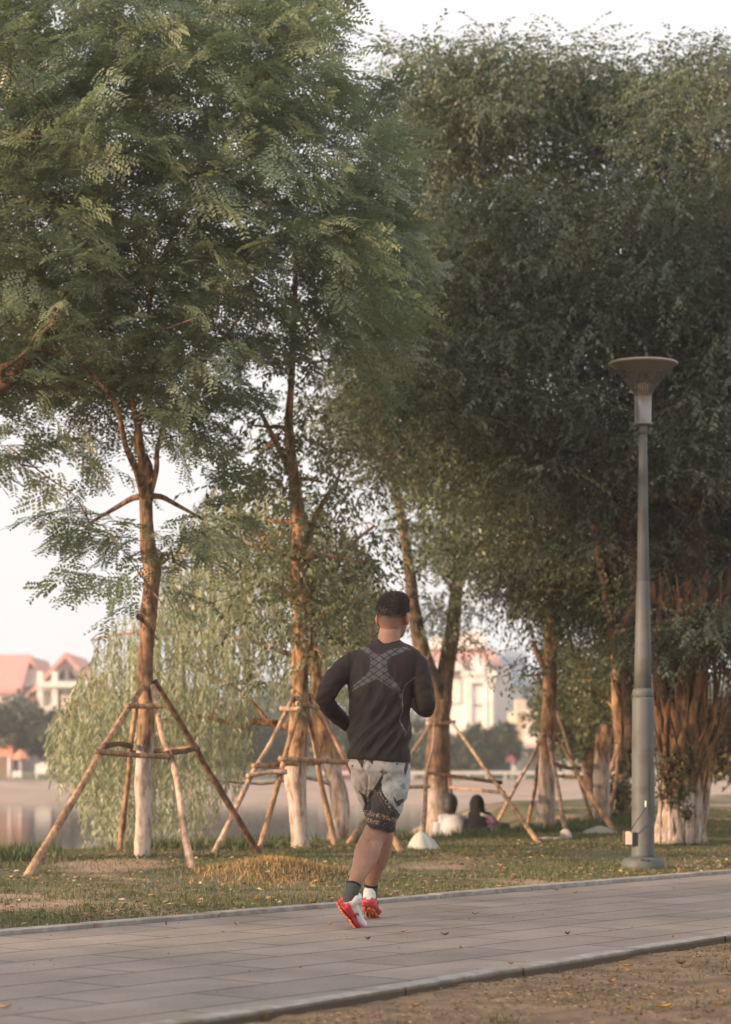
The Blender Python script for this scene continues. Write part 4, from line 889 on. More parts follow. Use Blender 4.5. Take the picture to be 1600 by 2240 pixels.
setcol(bm_, col)
m = attrmat('skin', .5, .35, 130, 0, .35); m.node_tree.nodes['Principled BSDF'].inputs['Subsurface Weight'].default_value = .08; m.node_tree.nodes['Principled BSDF'].inputs['Subsurface Radius'].default_value = (.02, .008, .004); M['skin'] = m
body = link('body', bm_, M['skin'], run)
for s_ in (-1, 1):
    mb = MB(); mb.ell(hp(.03 * s_, .079, .016), .0125, .009, .0075, 14, 8, hr); mb.build('eye', plain('eye_white', (.7, .68, .65), .2), run)
    mb = MB(); mb.ell(hp(.03 * s_, .0868, .016), .005, .0025, .005, 12, 6, hr); mb.build('iris', plain('iris_brown', (.04, .025, .015), .2), run)
# --- hair
mb = MB(); mb.ell(hp(0, -.014, .028), .081, .099, .098, 32, 22, hr); mb.ell(hp(0, -.03, -.02), .070, .078, .085, 28, 16, hr); mb.ell(hp(.004, .03, .085), .058, .062, .046, 20, 10, hr)
hm = mb.remesh('hair', .0045, 3); bmh = bmesh.new(); bmh.from_mesh(hm); hi_ = np.array(hr)
kill = []
for v in bmh.verts:
    l_ = hr.transposed() @ (v.co - HC)
    face = l_.y > .055 - max(0, (.055 - l_.z)) * .55 and l_.z < .082
    earc = abs(l_.x) > .05 and l_.z < .0 and l_.y > -.03 + max(0, l_.z + .03) * .6
    if face or earc or l_.z < -.088 + abs(l_.x) * .15: kill.append(v)
bmesh.ops.delete(bmh, geom=kill, context='VERTS'); bmh.to_mesh(hm); bmh.free()
hc = getco(hm); hn = getno(hm); hl = (hc - np.array(HC)) @ np.array(hr)
fade = np.clip((-hl[:, 2] + .012 + np.abs(hl[:, 0]) * .3 + .006 * rng.normal(size=len(hc))) / .085, 0, 1)
nz = np.array([noise.noise(V((c[0] * 120, c[1] * 120, c[2] * 50))) for c in hc])
tuft = np.clip((hl[:, 2] + .01) / .05, 0, 1)
hc2 = hc + hn * (nz * .0015 * tuft - .009 * fade * 1.0)[:, None]; setco(hm, hc2)
col = np.array([.014, .0125, .013]) * (1 - fade)[:, None] * (1 + .3 * nz)[:, None] + np.array([.30, .165, .108]) * (fade[:, None] ** 1.3); setcol(hm, np.clip(col, 0, 1))
M['hair'] = attrmat('hair', .55, .5, 350, 0, .4); hair = link('hair', hm, M['hair'], run)
# short strands give the crop its ragged outline
k = np.where((hl[:, 2] > -.03 + rng.uniform(-.02, .04, len(hl))))[0]; k = k[rng.integers(0, len(k), 9000)]; pts_ = hc2[k]; nrm_ = norm(hn[k]); fw = np.array(hr @ V((.35, .65, .2)))
d = norm(nrm_ * .7 + fw * .5 + rng.normal(size=(len(k), 3)) * .22); V4 = leaves_np(pts_ - nrm_ * .002, d, nrm_, rng.uniform(.009, .018, len(k)) * (.25 + .95 * np.clip((hl[k, 2] + .03) / .10, 0, 1)), np.full(len(k), .0022), 0)
fs = np.arange(4 * len(V4)).reshape(-1, 4); me = npmesh('hair_strands', V4.reshape(-1, 3), fs, np.repeat(np.tile([.016, .014, .014], (len(V4), 1)) * rng.uniform(.5, 2.6, (len(V4), 1)), 4, 0)); link('hair_strands', me, M['hair'], run, False)['kind'] = 'stuff'
# --- shirt
def px_of(c): return 800 + c[:, 0] / c[:, 1] * F, YH + (H - c[:, 2]) / c[:, 1] * F
mb = MB(); torso(mb, 0); arm(mb, LA, .001); arm(mb, RA, .001)
sm_ = mb.remesh('shirt', .0042, 6); c = getco(sm_); nr = getno(sm_); px, py = px_of(c)
def n3(x, y, z): return noise.noise(V((x, y, z)))
disp = np.empty(len(c))
for i in range(len(c)):
    x, y, z = c[i]; a = (x * .80 - z * .6); b_ = (x * .6 + z * .8)          # folds run up to the right
    ff = 1.0 if py[i] > 1500 else .35; lowr = min(1, max(0, (py[i] - 1470) / 120))
    w_ = n3(a * 26, b_ * 5.5, y * 6) * .014 * lowr + n3(a * 55, b_ * 9, y * 9) * .005 * lowr
    w_ += (.5 - abs(n3(a * 17, b_ * 3.2, y * 3 + 7)) * 2.2) * .013 * lowr + (.5 - abs(n3(x * 12 + 3, z * 9, 2)) * 2) * .005
    w_ += (1 - lowr) * n3(x * 40, y * 8, z * 9) * .005
    arm_ = px[i] < 758 or px[i] > 908
    w_ *= min(1, max(.25, (1664 - py[i]) / 30))
    if arm_: w_ = n3(x * 22, y * 22, z * 34) * .006
    disp[i] = w_
c2 = c + nr * disp[:, None]; setco(sm_, c2)
shirt = np.array([.021, .0145, .013]); col = np.tile(shirt, (len(c), 1)) * rng.uniform(.97, 1.03, (len(c), 1))
cx_ = (px - 650) * 4.444; cy_ = (py - 1250) * 4.444; back = nr[:, 1] < .15
XP = [(600, 735), (640, 722), (735, 765), (800, 803), (832, 803), (900, 763), (1000, 738), (1062, 733), (1105, 765), (1000, 792), (920, 828), (888, 850), (872, 905), (885, 985), (935, 1040), (985, 1105), (1032, 1190), (1024, 1245), (960, 1152), (900, 1125), (840, 1085), (790, 1047), (740, 1062), (680, 1090), (600, 1125), (545, 1170), (545, 1108), (600, 1060), (675, 1003), (706, 962), (712, 905), (718, 850), (680, 805), (635, 765)]
inx = inpoly(cx_, cy_, XP) & back
u_ = (cy_ - 885 + .70 * (cx_ - 798)) / 72; v_ = (cy_ - 885 - .70 * (cx_ - 798)) / 72
lines = (np.abs(u_ - np.round(u_)) < .085) | (np.abs(v_ - np.round(v_)) < .085)
col[inx & ~lines] = (.08, .084, .082); col[inx & lines] = (.02, .017, .017)
seam = edgedist(cx_, cy_, [(1150, 1030), (1095, 1065), (1050, 1115), (1030, 1190), (1028, 1270), (1022, 1380), (1008, 1425), (1020, 1500), (1035, 1560), (1048, 1602), (1070, 1560), (1085, 1500)], False) < 4.5
col[seam & back] = (.13, .12, .11)
hemz = back & (np.abs(py - (1655 + (px - 760) * .07)) < 1.3); col[hemz] *= .6
col_lt = (py < 1404) ; setcol(sm_, col)
M['cloth'] = attrmat('shirt_cloth', .7, .2, 500, .03, .25); M['matt'] = attrmat('matt_cloth', .95, .2, 300, 0, .1); link('shirt', sm_, M['cloth'], run)
# --- shorts
mb = MB()
mb.rings([ring(a, b_, c_, d, e, RT, tilt=-.05) for a, b_, c_, d, e in [(830, 1648, -.012, 60, .105), (830, 1664, -.012, 65, .115), (830, 1672, -.012, 68, .123), (831, 1685, -.01, 67, .122), (832, 1705, .01, 58, .105), (832, 1730, .03, 40, .07)]])
mb.tube([Q(864, 1672, -.01), Q(863, 1700, -.01), Q(857, 1730, .0), Q(846, 1765, .015), Q(837, 1790, .03), Q(829.5, 1809, .04)], [.080, .083, .085, .083, .079, .076], 26, sub=4)
mb.tube([Q(797, 1672, .0), Q(801, 1700, .05), Q(812, 1730, .11), Q(822, 1755, .17), Q(830, 1780, .22)], [.078, .081, .080, .078, .078], 26, sub=4)
sh = mb.remesh('shorts', .0042, 22); c = getco(sh); nr = getno(sh); px, py = px_of(c); disp = np.array([n3(p[0] * 24 + p[2] * 10, p[1] * 9, p[2] * 12) * .010 + n3(p[0] * 50, p[1] * 20, p[2] * 34) * .004 for p in c])
cx_ = (px - 680) * 5.6; cy_ = (py - 1640) * 5.6
rise = edgedist(cx_, cy_, [(690, 130), (640, 240), (700, 330), (690, 520), (680, 700)], False); disp -= np.exp(-(rise / 16) ** 2) * .007
c2 = c + nr * disp[:, None]; setco(sh, c2); back = nr[:, 1] < .3
nA = np.array([n3(a / 60, b_ / 60, 0) for a, b_ in zip(cx_, cy_)]); nB = np.array([n3(a / 55 + b_ / 160, b_ / 75, 5) for a, b_ in zip(cx_, cy_)]); nC = np.array([n3(a / 9, b_ / 9, 9) for a, b_ in zip(cx_, cy_)])
tR = np.clip((cx_ - 650) / 450, 0, 1)[:, None]; col = np.array([.41, .365, .335]) * (1 - tR) + np.array([.36, .385, .38]) * tR; col = col * (1 + .08 * nA[:, None])
grey = (nB > .22) & (cx_ > 900) & (cy_ > 330) & (cy_ < 760); col[grey] = (.26, .31, .31)
ink = (np.abs(nB - .05) < .035) & (cx_ > 860) & (cy_ > 350); col[ink] = (.3, .34, .33)
# far leg of the shorts: dark hem, pale above
left_leg = c[:, 1] > DP + .09
dark = inpoly(cx_, cy_, [(868, 318), (888, 335), (866, 400), (872, 480), (905, 560), (960, 640), (1040, 720), (1100, 790), (1085, 880), (1060, 1080), (560, 980), (640, 740), (690, 600), (720, 530), (770, 480), (820, 400), (850, 350)])
wild = inpoly(cx_, cy_, [(1010, 560), (1060, 630), (1140, 600), (1150, 640), (1090, 700), (1060, 690), (1030, 640)]) | inpoly(cx_, cy_, [(1165, 160), (1205, 150), (1190, 240), (1158, 330), (1150, 250)]) | inpoly(cx_, cy_, [(560, 110), (650, 110), (655, 150), (625, 230), (595, 170)]) | inpoly(cx_, cy_, [(1040, 165), (1085, 165), (1060, 195)]) | inpoly(cx_, cy_, [(705, 125), (760, 125), (765, 180), (735, 160)]) | inpoly(cx_, cy_, [(495, 190), (525, 185), (505, 220)]) | inpoly(cx_, cy_, [(575, 480), (660, 560), (690, 640), (680, 720), (640, 620)])
tile = inpoly(cx_, cy_, [(845, 275), (890, 235), (935, 290), (890, 330)]) & (np.sin(cx_ * .25) * np.sin(cy_ * .25) < .2)
wing = inpoly(cx_, cy_, [(1080, 440), (1140, 400), (1165, 490), (1130, 480)]) | inpoly(cx_, cy_, [(960, 330), (1000, 380), (985, 400)]) | (inpoly(cx_, cy_, [(900, 560), (1000, 640), (1080, 700), (1050, 730), (960, 650)]) & (nC > -.1))
col[wing] = (.16, .22, .22); col[wild | tile] = (.045, .045, .05); col[dark] = (.032, .033, .037)
seam2 = (edgedist(cx_, cy_, [(690, 640), (810, 540), (880, 660), (950, 800), (1060, 690)], False) < 5) & dark; col[seam2] = (.12, .06, .045)
dotz = dark & (edgedist(cx_, cy_, [(780, 500), (850, 520), (930, 650), (990, 740)], False) < 16) & (nC > .28); col[dotz] = (.4, .3, .25)
hem1 = cy_ - (770 + (cx_ - 700) * .27); b1_ = dark & (np.abs(hem1) < 26) & (nC > .12); col[b1_] = (.42, .27, .16)
hem2 = cy_ - (860 + (cx_ - 700) * .27); b2_ = dark & (np.abs(hem2) < 24) & (cx_ < 850) & (nC > .1); col[b2_] = (.45, .25, .12)
b3_ = dark & (np.abs(hem2) < 24) & (cx_ >= 850) & (nC > .4); col[b3_] = (.3, .3, .3)
front = ~back; col[front & (c[:, 2] < .55)] = (.05, .05, .055)
setcol(sh, np.clip(col, 0, 1)); M['shorts'] = attrmat('shorts_cloth', .75, .15, 400, .1, .25); link('shorts', sh, M['shorts'], run)
# --- socks and shoes
M['sock'] = noise_col('sock_knit', (.05, .057, .058), (.075, .082, .082), 300, .95, bump=.5, dist=.002); M['sockband'] = plain('sock_band', (.015, .015, .017), .9)
def sock(a0, a1, a2, r0, r1):
    mb = MB(); mb.tube([a0, a1, a2], [r0, r1, r1 * 1.05], 20, sub=4); o = mb.build('sock', M['sock'], run)
    d = (a1 - a0).normalized(); mb = MB(); mb.tube([a0 - d * .004, a0 + d * .007], [r0 + .0018, r0 + .0018], 24); mb.build('sock_band', M['sockband'], run)
sock(Q(774, 1936, -.172), Q(770, 1950, -.19), Q(764, 1972, -.18), .036, .037); sock(Q(812.5, 1936, .474), Q(811, 1950, .48), Q(809, 1968, .49), .0355, .036)
M['shoewhite'] = noise_col('shoe_upper', (.62, .62, .61), (.72, .72, .7), 60, .5, bump=.1); M['shoered'] = noise_col('shoe_red', (.58, .045, .06), (.68, .07, .085), 60, .45, bump=.1)
M['studs'] = noise_col('shoe_studs', (.65, .12, .05), (.8, .22, .09), 60, .5, bump=.1); M['outsole'] = noise_col('shoe_outsole', (.10, .03, .02), (.2, .05, .03), 40, .6, bump=.2); M['logo'] = plain('shoe_logo', (.03, .05, .08), .5)
def shoe(heel, toe, up_hint, L_=.275, logo_side=1):
    f_ = (toe - heel).normalized(); up = (up_hint - f_ * up_hint.dot(f_)).normalized(); sd_ = f_.cross(up).normalized()
    def W(x, y, z): return heel + f_ * y + sd_ * x + up * z                # z = 0 at the sole
    st = [(-.004, .026, .0), (.012, .034, .0), (.05, .037, .0), (.10, .036, .004), (.15, .042, .0), (.19, .047, .0), (.225, .043, .004), (.255, .03, .012), (.272, .012, .02)]
    htop = [.075, .085, .078, .066, .062, .055, .047, .038, .028]
    def section(y, hw, zb, h0, h1, inset=1.0, n_=40):
        r = []
        for j in range(n_):
            t_ = 2 * math.pi * j / n_; ct, sn = math.cos(t_), math.sin(t_); z = (h0 + h1) / 2 + (h1 - h0) / 2 * sn
            tap = 1 - .38 * max(0, (z - .02) / .08); r.append(W(hw * inset * tap * math.copysign(abs(ct) ** .7, ct), y, zb + z))
        return r
    mb = MB(); mb.rings([section(y, hw, zb, .008, ht, .98) for (y, hw, zb), ht in zip(st, htop)])
    mb.tube([W(0, .03, .05), W(0, .022, .085), W(0, .01, .105)], [.036, .033, .024], 16, sub=2)
    up_ = mb.remesh('shoe_upper', .0025, 5); uo = link('shoe_upper', up_, M['shoewhite'], run)
    mb = MB(); mb.rings([section(y, hw + .0035, zb, .0, .024, 1.0) for (y, hw, zb) in st]); mb.build('shoe_sole', M['shoered'], run)
    mb = MB()
    for (y, hw, zb), hh in zip(st[:6], [.05, .055, .05, .04, .032, .028]): pass
    mb.rings([section(y, hw + .0055, zb, .002, hh, 1.0) for (y, hw, zb), hh in zip(st[:6], [.052, .056, .048, .038, .030, .024])]); mb.build('heel_cup', M['shoered'], run)
    mb = MB(); pl_ = []
    mb.rings([[W(x * (hw - .004), y, zb - .0035) for x in (-1, 1)] + [W(x * (hw - .004), y, zb + .004) for x in (1, -1)] for (y, hw, zb) in st[:-1]]); mb.build('outsole', M['outsole'], run, False)
    mb = MB()
    for iy in range(13):
        y = .012 + iy * .0195; hw = float(np.interp(y, [a for a, _, _ in st], [b_ for _, b_, _ in st])); zb = float(np.interp(y, [a for a, _, _ in st], [c_ for _, _, c_ in st])); nx = 4
        if .095 < y < .125: continue
        for ix in range(nx):
            x = (-1 + 2 * (ix + .5) / nx) * (hw - .006); p = W(x, y + (.008 if ix % 2 else 0), zb - .003); mb.tube([p, p - up * .012], [.0072, .0055], 8)
    mb.build('stud', M['studs'], run)['kind'] = 'stuff'
    x0 = logo_side; mb = MB(); pth = [(.088, .050), (.088, .022), (.112, .020), (.112, .027)]
    mb.tube([W(x0 * .0385, .115, .046), W(x0 * .040, .092, .048), W(x0 * .0395, .092, .030), W(x0 * .0405, .118, .028)], [.0032] * 4, 6); mb.build('shoe_logo', M['logo'], run)
    return W
shoe(Q(744, 1980, -.205), Q(784, 2028, .0), V((.8, -.15, .65)) , logo_side=1)
shoe(Q(806, 1982, .42), Q(817, 2004, .66), V((.06, .35, 1)), logo_side=1)

# ------------------------------------------------------------------ two people sitting on the bank
def sitter(px, D, ztop, label, hood, shirtc, flip=1, hx=0.0):
    x = (px - 800) / F * D; z0 = max(g(x, D), ztop - .90); o = empty('person', (x, D, z0), label, 'person'); B_ = V((x, D, z0)); hz = ztop - z0
    z0 = g(x, D); hz = ztop - z0; B_ = V((x, D, z0)); o.location = B_
    def L3(a, b_, c_): return B_ + V((a * flip + hx * sm((c_ - .3) / .4), b_, c_ * hz / .88))
    mb = MB(); mb.tube([L3(0, 0, .05), L3(0, .0, .2), L3(0, .05, .4), L3(0, .09, .55), L3(0, .1, .6)], [.17, .16, .17, .13, .07], 20, sub=3)
    mb.tube([L3(-.19, .08, .52), L3(-.25, .1, .35), L3(-.2, .3, .28)], [.055, .05, .04], 12, sub=3); mb.tube([L3(.19, .08, .52), L3(.26, .1, .34), L3(.2, .3, .28)], [.055, .05, .04], 12, sub=3); mb.tube([L3(-.17, .08, .54), L3(0, .09, .57), L3(.17, .08, .54)], .065, 12, sub=2)
    tr_ = mb.remesh('top', .01, 6); setcol(tr_, np.tile(shirtc, (len(tr_.vertices), 1)))
    if hood:
        c = getco(tr_); px_, py_ = px_of(c); b_ = np.zeros(len(c)); k = (np.abs(px_ - 1076) < 13) & (np.abs(py_ - 1793) < 12) & (getno(tr_)[:, 1] < .2); col = np.tile(shirtc, (len(c), 1)).astype(float)
        r_ = np.hypot(px_ - 1076, (py_ - 1795)); col[k & (r_ < 11)] = (.45, .1, .17); col[k & (r_ < 5)] = (.6, .5, .5); kk = (np.abs(py_ - 1783 - (px_ - 1060) * .3) < 3.2) & (px_ > 1052) & (px_ < 1078) & (np.sin(px_ * 1.4) > -.4); col[kk] = (.55, .5, .5); k3 = (np.abs(py_ - 1806 + (px_ - 1078) * .2) < 1.8) & (px_ > 1066) & (px_ < 1090); col[k3] = (.55, .45, .45)
        me_ = tr_.color_attributes['col']; q = np.ones((len(c), 4), dtype=np.float32); q[:, :3] = col; me_.data.foreach_set('color', q.ravel())
    mb = MB(); mb.ell(L3(0, .12, .76), .075, .092, .115, 20, 14); mb.tube([L3(0, .09, .58), L3(0, .11, .7)], [.055, .05], 12)
    for s_ in (-1, 1):
        mb.tube([L3(.1 * s_, .02, .1), L3(.13 * s_, .42, .32), L3(.12 * s_, .72, .05), L3(.12 * s_, .86, .03)], [.09, .07, .05, .035], 14, sub=3)
        hnd = L3(.2 * s_, .3, .28); mb.ell(hnd + V((0, .04, 0)), .02, .045, .035, 12, 8)
        mb.tube([L3(.19 * s_, .08, .52), L3(.25 * s_, .1, .35), hnd], [.04, .035, .027], 10, sub=2)
        for k in range(4): mb.tube([hnd + V((0, .06, .024 - k * .016)), hnd + V((-.01 * s_, .1, .022 - k * .017)), hnd + V((-.03 * s_, .11, .016 - k * .016))], [.008, .008, .006], 6)
        mb.ell(L3(.077 * s_, .12, .75), .01, .02, .03, 10, 8)
    mb.ell(L3(0, .21, .745), .012, .018, .02, 10, 8)
    bd = mb.remesh('body', .009, 3); c = getco(bd); col = np.tile(np.array([.36, .2, .14]), (len(c), 1)); low = (c[:, 2] < z0 + .42) & (np.abs(c[:, 0] - x) < .19) ; col[low] = (.03, .03, .035); setcol(bd, col)
    link('top', tr_, M['matt'], o); link('body', bd, M['skin'], o)
    mb = MB()
    if hood:
        mb.ell(L3(0, .10, .755), .084, .105, .125, 22, 16); mb.tube([L3(0, .09, .72), L3(0, .06, .6), L3(.02, .04, .48)], [.08, .09, .10], 18, sub=3); hmm = mb.remesh('headscarf', .009, 5)
        bm2 = bmesh.new(); bm2.from_mesh(hmm); kz = [v for v in bm2.verts if v.co.y > B_.y + .19 and v.co.z > z0 + .6 * hz / .88]; bmesh.ops.delete(bm2, geom=kz, context='VERTS'); bm2.to_mesh(hmm); bm2.free()
        setcol(hmm, np.tile([.018, .018, .02], (len(hmm.vertices), 1))); link('headscarf', hmm, M['matt'], o)
    else:
        mb.ell(L3(0, .10, .79), .086, .10, .11, 22, 14); mb.ell(L3(0, .07, .73), .075, .07, .085, 18, 10); hmm = mb.remesh('hair', .008, 3)
        bm2 = bmesh.new(); bm2.from_mesh(hmm); kz = [v for v in bm2.verts if v.co.y > B_.y + .17 and v.co.z < z0 + .84 * hz / .88]; bmesh.ops.delete(bm2, geom=kz, context='VERTS'); bm2.to_mesh(hmm); bm2.free()
        setcol(hmm, np.tile([.02, .017, .016], (len(hmm.vertices), 1))); link('hair', hmm, M['hair'], o)
    return o
sitter(1000, 24.9, P(0, 1742, 25.0).z, 'person in a pale grey top sitting on the bank beside the dark forked tree', False, (.42, .42, .43), .85, -.07)
sitter(1057, 24.7, P(0, 1748, 24.6).z, 'person in a black headscarf and black printed top sitting on the bank', True, (.012, .012, .014), .62, -.06)
q = P(1094, 1812, 24.5); mb = MB(); mb.ell(V((q.x, q.y, q.z - .02)), .12, .1, .1, 16, 10); bmz = mb.remesh('bag', .01, 2); c = getco(bmz); nr = getno(bmz); setco(bmz, c + nr * np.array([noise.noise(V(p) * 12) * .03 for p in c])[:, None]); setcol(bmz, np.tile([.02, .02, .024], (len(c), 1)))
tag(link('bag', bmz, M['cloth']), 'soft black bag lying right of the person in the headscarf', 'bag')

# sacks and covers at the tree feet
def cone_cover(px, py, wpx, hpx, label, peak=.5, name='cover_sheet'):
    b_ = G(px, py); D = b_.y; w_ = wpx / F * D / 2; h_ = hpx / F * D; mb = MB(); rs = []
    for i in range(9):
        t_ = i / 8; r = []
        for j in range(28):
            a = 2 * math.pi * j / 28; rr = w_ * (1 - t_ ** 1.0 * (.96 - .25 * math.sin(t_ * 3.1))) * (1 + .10 * math.sin(3 * a + 1) + .05 * math.sin(7 * a)); r.append(V((b_.x + rr * math.cos(a) + (peak - .5) * w_ * t_, D + .7 * rr * math.sin(a), b_.z - .03 + h_ * t_)))
        rs.append(r)
    mb.rings(rs); o = mb.build(name, M['sheet']); tag(o, label, 'sheet', 'pale sheets at the tree feet'); return o
M['sheet'] = noise_col('pale_sheet', (.4, .42, .37), (.5, .5, .45), 6, .6, bump=.4, dist=.03)
cone_cover(925, 1856, 82, 46, 'pale grey green peaked sheet at the foot of the dark forked tree', .4)
cone_cover(1308, 1822, 96, 22, 'low pale sheet between the stakes left of the lamp', .6)
def sack(px, py, D, sx, sy, sz, rot, c, label):
    mb = MB(); m_ = Matrix.Rotation(rot, 3, 'Y'); q = P(px, py, D); mb.ell(q, sx, sy, sz, 20, 12, m_); r = mb.remesh('sack', .008, 2); c_ = getco(r); nr = getno(r); setco(r, c_ + nr * np.array([noise.noise(V(p) * 14) * .02 for p in c_])[:, None]); setcol(r, np.tile(c, (len(c_), 1)) * rng.uniform(.95, 1.05, (len(c_), 1)))
    tag(link('sack', r, M['cloth']), label, 'sack', 'pale sacks by the stakes')
q4 = G(1238, 1836); sack(1205, 1838, q4.y, .16, .09, .035, .05, (.5, .4, .33), 'flat cream sack lying on the grass below the thin pale tree'); sack(1239, 1828, q4.y + .05, .05, .05, .065, -.4, (.52, .47, .42), 'small upright cream bag tied at the foot of a pale stake')

# ------------------------------------------------------------------ far shore
fz = FZ
wallw = plain('wall_cream', (.74, .69, .68), .8); wallg = plain('wall_grey', (.3, .29, .31), .8); roofr = noise_col('roof_tile_red', (.56, .28, .24), (.64, .36, .31), 3, .8, (1, 4, 4), bump=0); roofg = plain('roof_grey', (.34, .37, .42), .7); darkw = plain('dark_opening', (.06, .06, .07), .4); glassg = plain('window_green', (.3, .4, .36), .2); trim = plain('trim_white', (.78, .72, .68), .7)
def win(parent, x, y, z, w_, h_, m_=darkw, fr=.18, arch=False):
    mb = MB(); mb.box((x, y - .05, z), w_ + 2 * fr, .3, h_ + 2 * fr); f_ = mb.build('window', trim, parent, False)
    mb = MB(); mb.box((x, y - .13, z), w_, .2, h_)
    if arch: mb.prism([(x + w_ / 2 * math.cos(a), y - .24, z + h_ / 2 + w_ / 2 * math.sin(a)) for a in [math.pi * k / 10 for k in range(11)]], (0, .2, 0))
    p_ = mb.build('pane', m_, None, False); p_.parent = f_; p_.matrix_parent_inverse = (Matrix.Translation(parent.location)).inverted()
def gable(name, label, x0, x1, D, zeave, zridge, depth, wall, roof, over=.5, ridge_along='y', group=None):
    base = V(((x0 + x1) / 2, D, fz)); o = empty(name, base, label, 'house', group); mb = MB(); mb.box(((x0 + x1) / 2, D + depth / 2, (fz - .3 + zeave) / 2), x1 - x0, depth, zeave - fz + .3)
    xm = (x0 + x1) / 2
    if ridge_along == 'y': mb.prism([(x0 + .05, D + .1, zeave - .01), (x1 - .05, D + .1, zeave - .01), (xm, D + .1, zridge - .35)], (0, depth - .2, 0))
    mb.build('wall', wall, o, False)
    for s_ in (-1, 1):
        mb = MB()
        if ridge_along == 'y':
            e = x0 if s_ < 0 else x1; w_ = abs(e - xm); sl_ = (zridge - zeave) / w_; ex_ = e + s_ * over; ez = zeave - over * sl_
            mb.prism([(xm, D - over, zridge), (ex_, D - over, ez), (ex_, D - over, ez - .35), (xm, D - over, zridge - .35)], (0, depth + 2 * over, 0))
        else:
            ym = D + depth / 2; ye = D - over if s_ < 0 else D + depth + over
            mb.prism([(x0 - over, ye, zeave - .1), (x0 - over, ym, zridge), (x0 - over, ym, zridge - .3), (x0 - over, ye, zeave - .4)], (x1 - x0 + 2 * over, 0, 0))
        mb.build('roof', roof, o, False)
    if ridge_along == 'x':
        mb = MB(); 
        for xe in (x0 + .02, x1 - .32): mb.prism([(xe, D + .1, zeave - .02), (xe, D + depth - .1, zeave - .02), (xe, D + depth / 2, zridge - .3)], (.3, 0, 0))
        mb.build('gable_wall', wall, o, False)
    return o
def X(px, D): return (px - 800) / F * D
def Z(py, D): return H - (py - YH) / F * D
# left house (side on) with the shade of its end put into a grey wall colour, rotated so that its end shows
D = 150
hA = gable('house', 'far house with a long pinkish red roof at the left edge', X(-190, D), X(30, D), D, Z(1503, D), Z(1426, D), 8, wallw, roofr, .6, 'x')
hA.rotation_euler = (0, 0, 0)
for i in range(2): win(hA, X(-80 + i * 60, D), D, Z(1540, D), 1.2, 1.6)
mb = MB(); xe = X(30, D); mb.prism([(xe + .02, D - .1, Z(1500, D)), (xe + 1.75, D + 6, Z(1500, D)), (xe + 1.75, D + 6, Z(1428, D) - .3), (xe + .9, D + 3.9, Z(1430, D) - .3)], (.0, .3, 0)) if False else None
hA2 = gable('house', 'far house with a shaded grey gable end between the two red roofs', X(32, D + 3), X(104, D + 3), D + 3, Z(1503, D), Z(1432, D), 8, wallg, roofr, .3, 'y')
win(hA2, X(62, D + 3), D + 3, Z(1480, D), .35, 1.0, fr=.06); win(hA2, X(76, D + 3), D + 3, Z(1478, D), .35, 1.0, fr=.06); win(hA2, X(80, D + 3), D + 3, Z(1545, D), .9, 1.2)
D = 140
hB = gable('house', 'far cream house with a red gable and triangular attic windows near the left edge', X(88, D), X(205, D), D, Z(1492, D), Z(1428, D), 9, wallw, roofr, .8, 'y')
for (a, b_, c_) in (((122, 1486), (141, 1486), (141, 1462)), ((151, 1486), (169, 1486), (151, 1462))):
    mb = MB(); mb.prism([(X(q[0], D), D + .02, Z(q[1], D)) for q in (a, b_, c_)], (0, .3, 0)); mb.build('attic_window', darkw, hB, False)
mb = MB(); mb.box((X(146, D), D - .9, Z(1499, D)), X(200, D) - X(90, D), 2, .35); mb.box((X(146, D), D - .4, Z(1507, D)), X(196, D) - X(94, D), .9, .25); mb.build('balcony', trim, hB, False)
for i in range(3): win(hB, X(112 + i * 32, D), D, Z(1545, D), .9, 1.8)
mb = MB()
mb.box((X(128, D), D - 1.5, Z(1560, D)), .35, .35, 5); mb.box((X(96, D), D - 1.5, Z(1560, D)), .35, .35, 5); mb.build('pillar', trim, hB, False)
# mansion behind the man
D = 135
hC = empty('mansion', (X(1030, D), D, fz), 'large pale villa with a red roof and arched window seen right of the man', 'house')
mb = MB(); mb.box((X(1030, D), D + 5, (fz + Z(1455, D)) / 2), X(1078, D) - X(905, D), 10, Z(1455, D) - fz); mb.build('wall', wallw, hC, False)
mb = MB(); mb.box((X(1046, D), D - .4, (fz + Z(1475, D)) / 2), X(1077, D) - X(1016, D), 1.0, Z(1475, D) - fz); mb.build('bay', wallw, hC, False)
mb = MB()
for a, b_, y_ in ((1012, 1081, 1489), (1008, 1084, 1474), (905, 1012, 1462)): mb.box((X((a + b_) / 2, D), D - .8, Z(y_, D)), X(b_, D) - X(a, D), .9, .35)
mb.build('cornice', trim, hC, False)
mb = MB(); mb.prism([(X(900, D), D - .6, Z(1456, D)), (X(1100, D), D - .6, Z(1456, D)), (X(1085, D), D + 5, Z(1408, D)), (X(915, D), D + 5, Z(1408, D))], (0, .4, .0)); mb.build('roof', roofr, hC, False)
mb = MB(); mb.box((X(1010, D), D + 6, Z(1400, D)), X(1070, D) - X(950, D), 5, .7); mb.box((X(1030, D), D + 6, Z(1388, D)), 1.8, 3, .9); mb.build('rooftop_parapet', trim, hC, False)
mb = MB(); mb.prism([(X(1003, D), D - .9, Z(1474, D)), (X(1078, D), D - .9, Z(1474, D)), (X(1045, D), D - .9, Z(1432, D))], (0, 1.5, 0)); mb.prism([(X(975, D), D - .95, Z(1465, D)), (X(1014, D), D - .95, Z(1465, D)), (X(990, D), D - .95, Z(1440, D))], (0, 1.4, 0)); mb.build('dormer', wallw, hC, False)
win(hC, X(1044, D), D - .9, Z(1522, D), .75, .75, glassg, .15, True); win(hC, X(990, D), D, Z(1510, D), .6, 1.2, glassg, .15); win(hC, X(1044, D), D - .9, Z(1575, D), .75, 1.2, glassg, .15)
mb = MB()
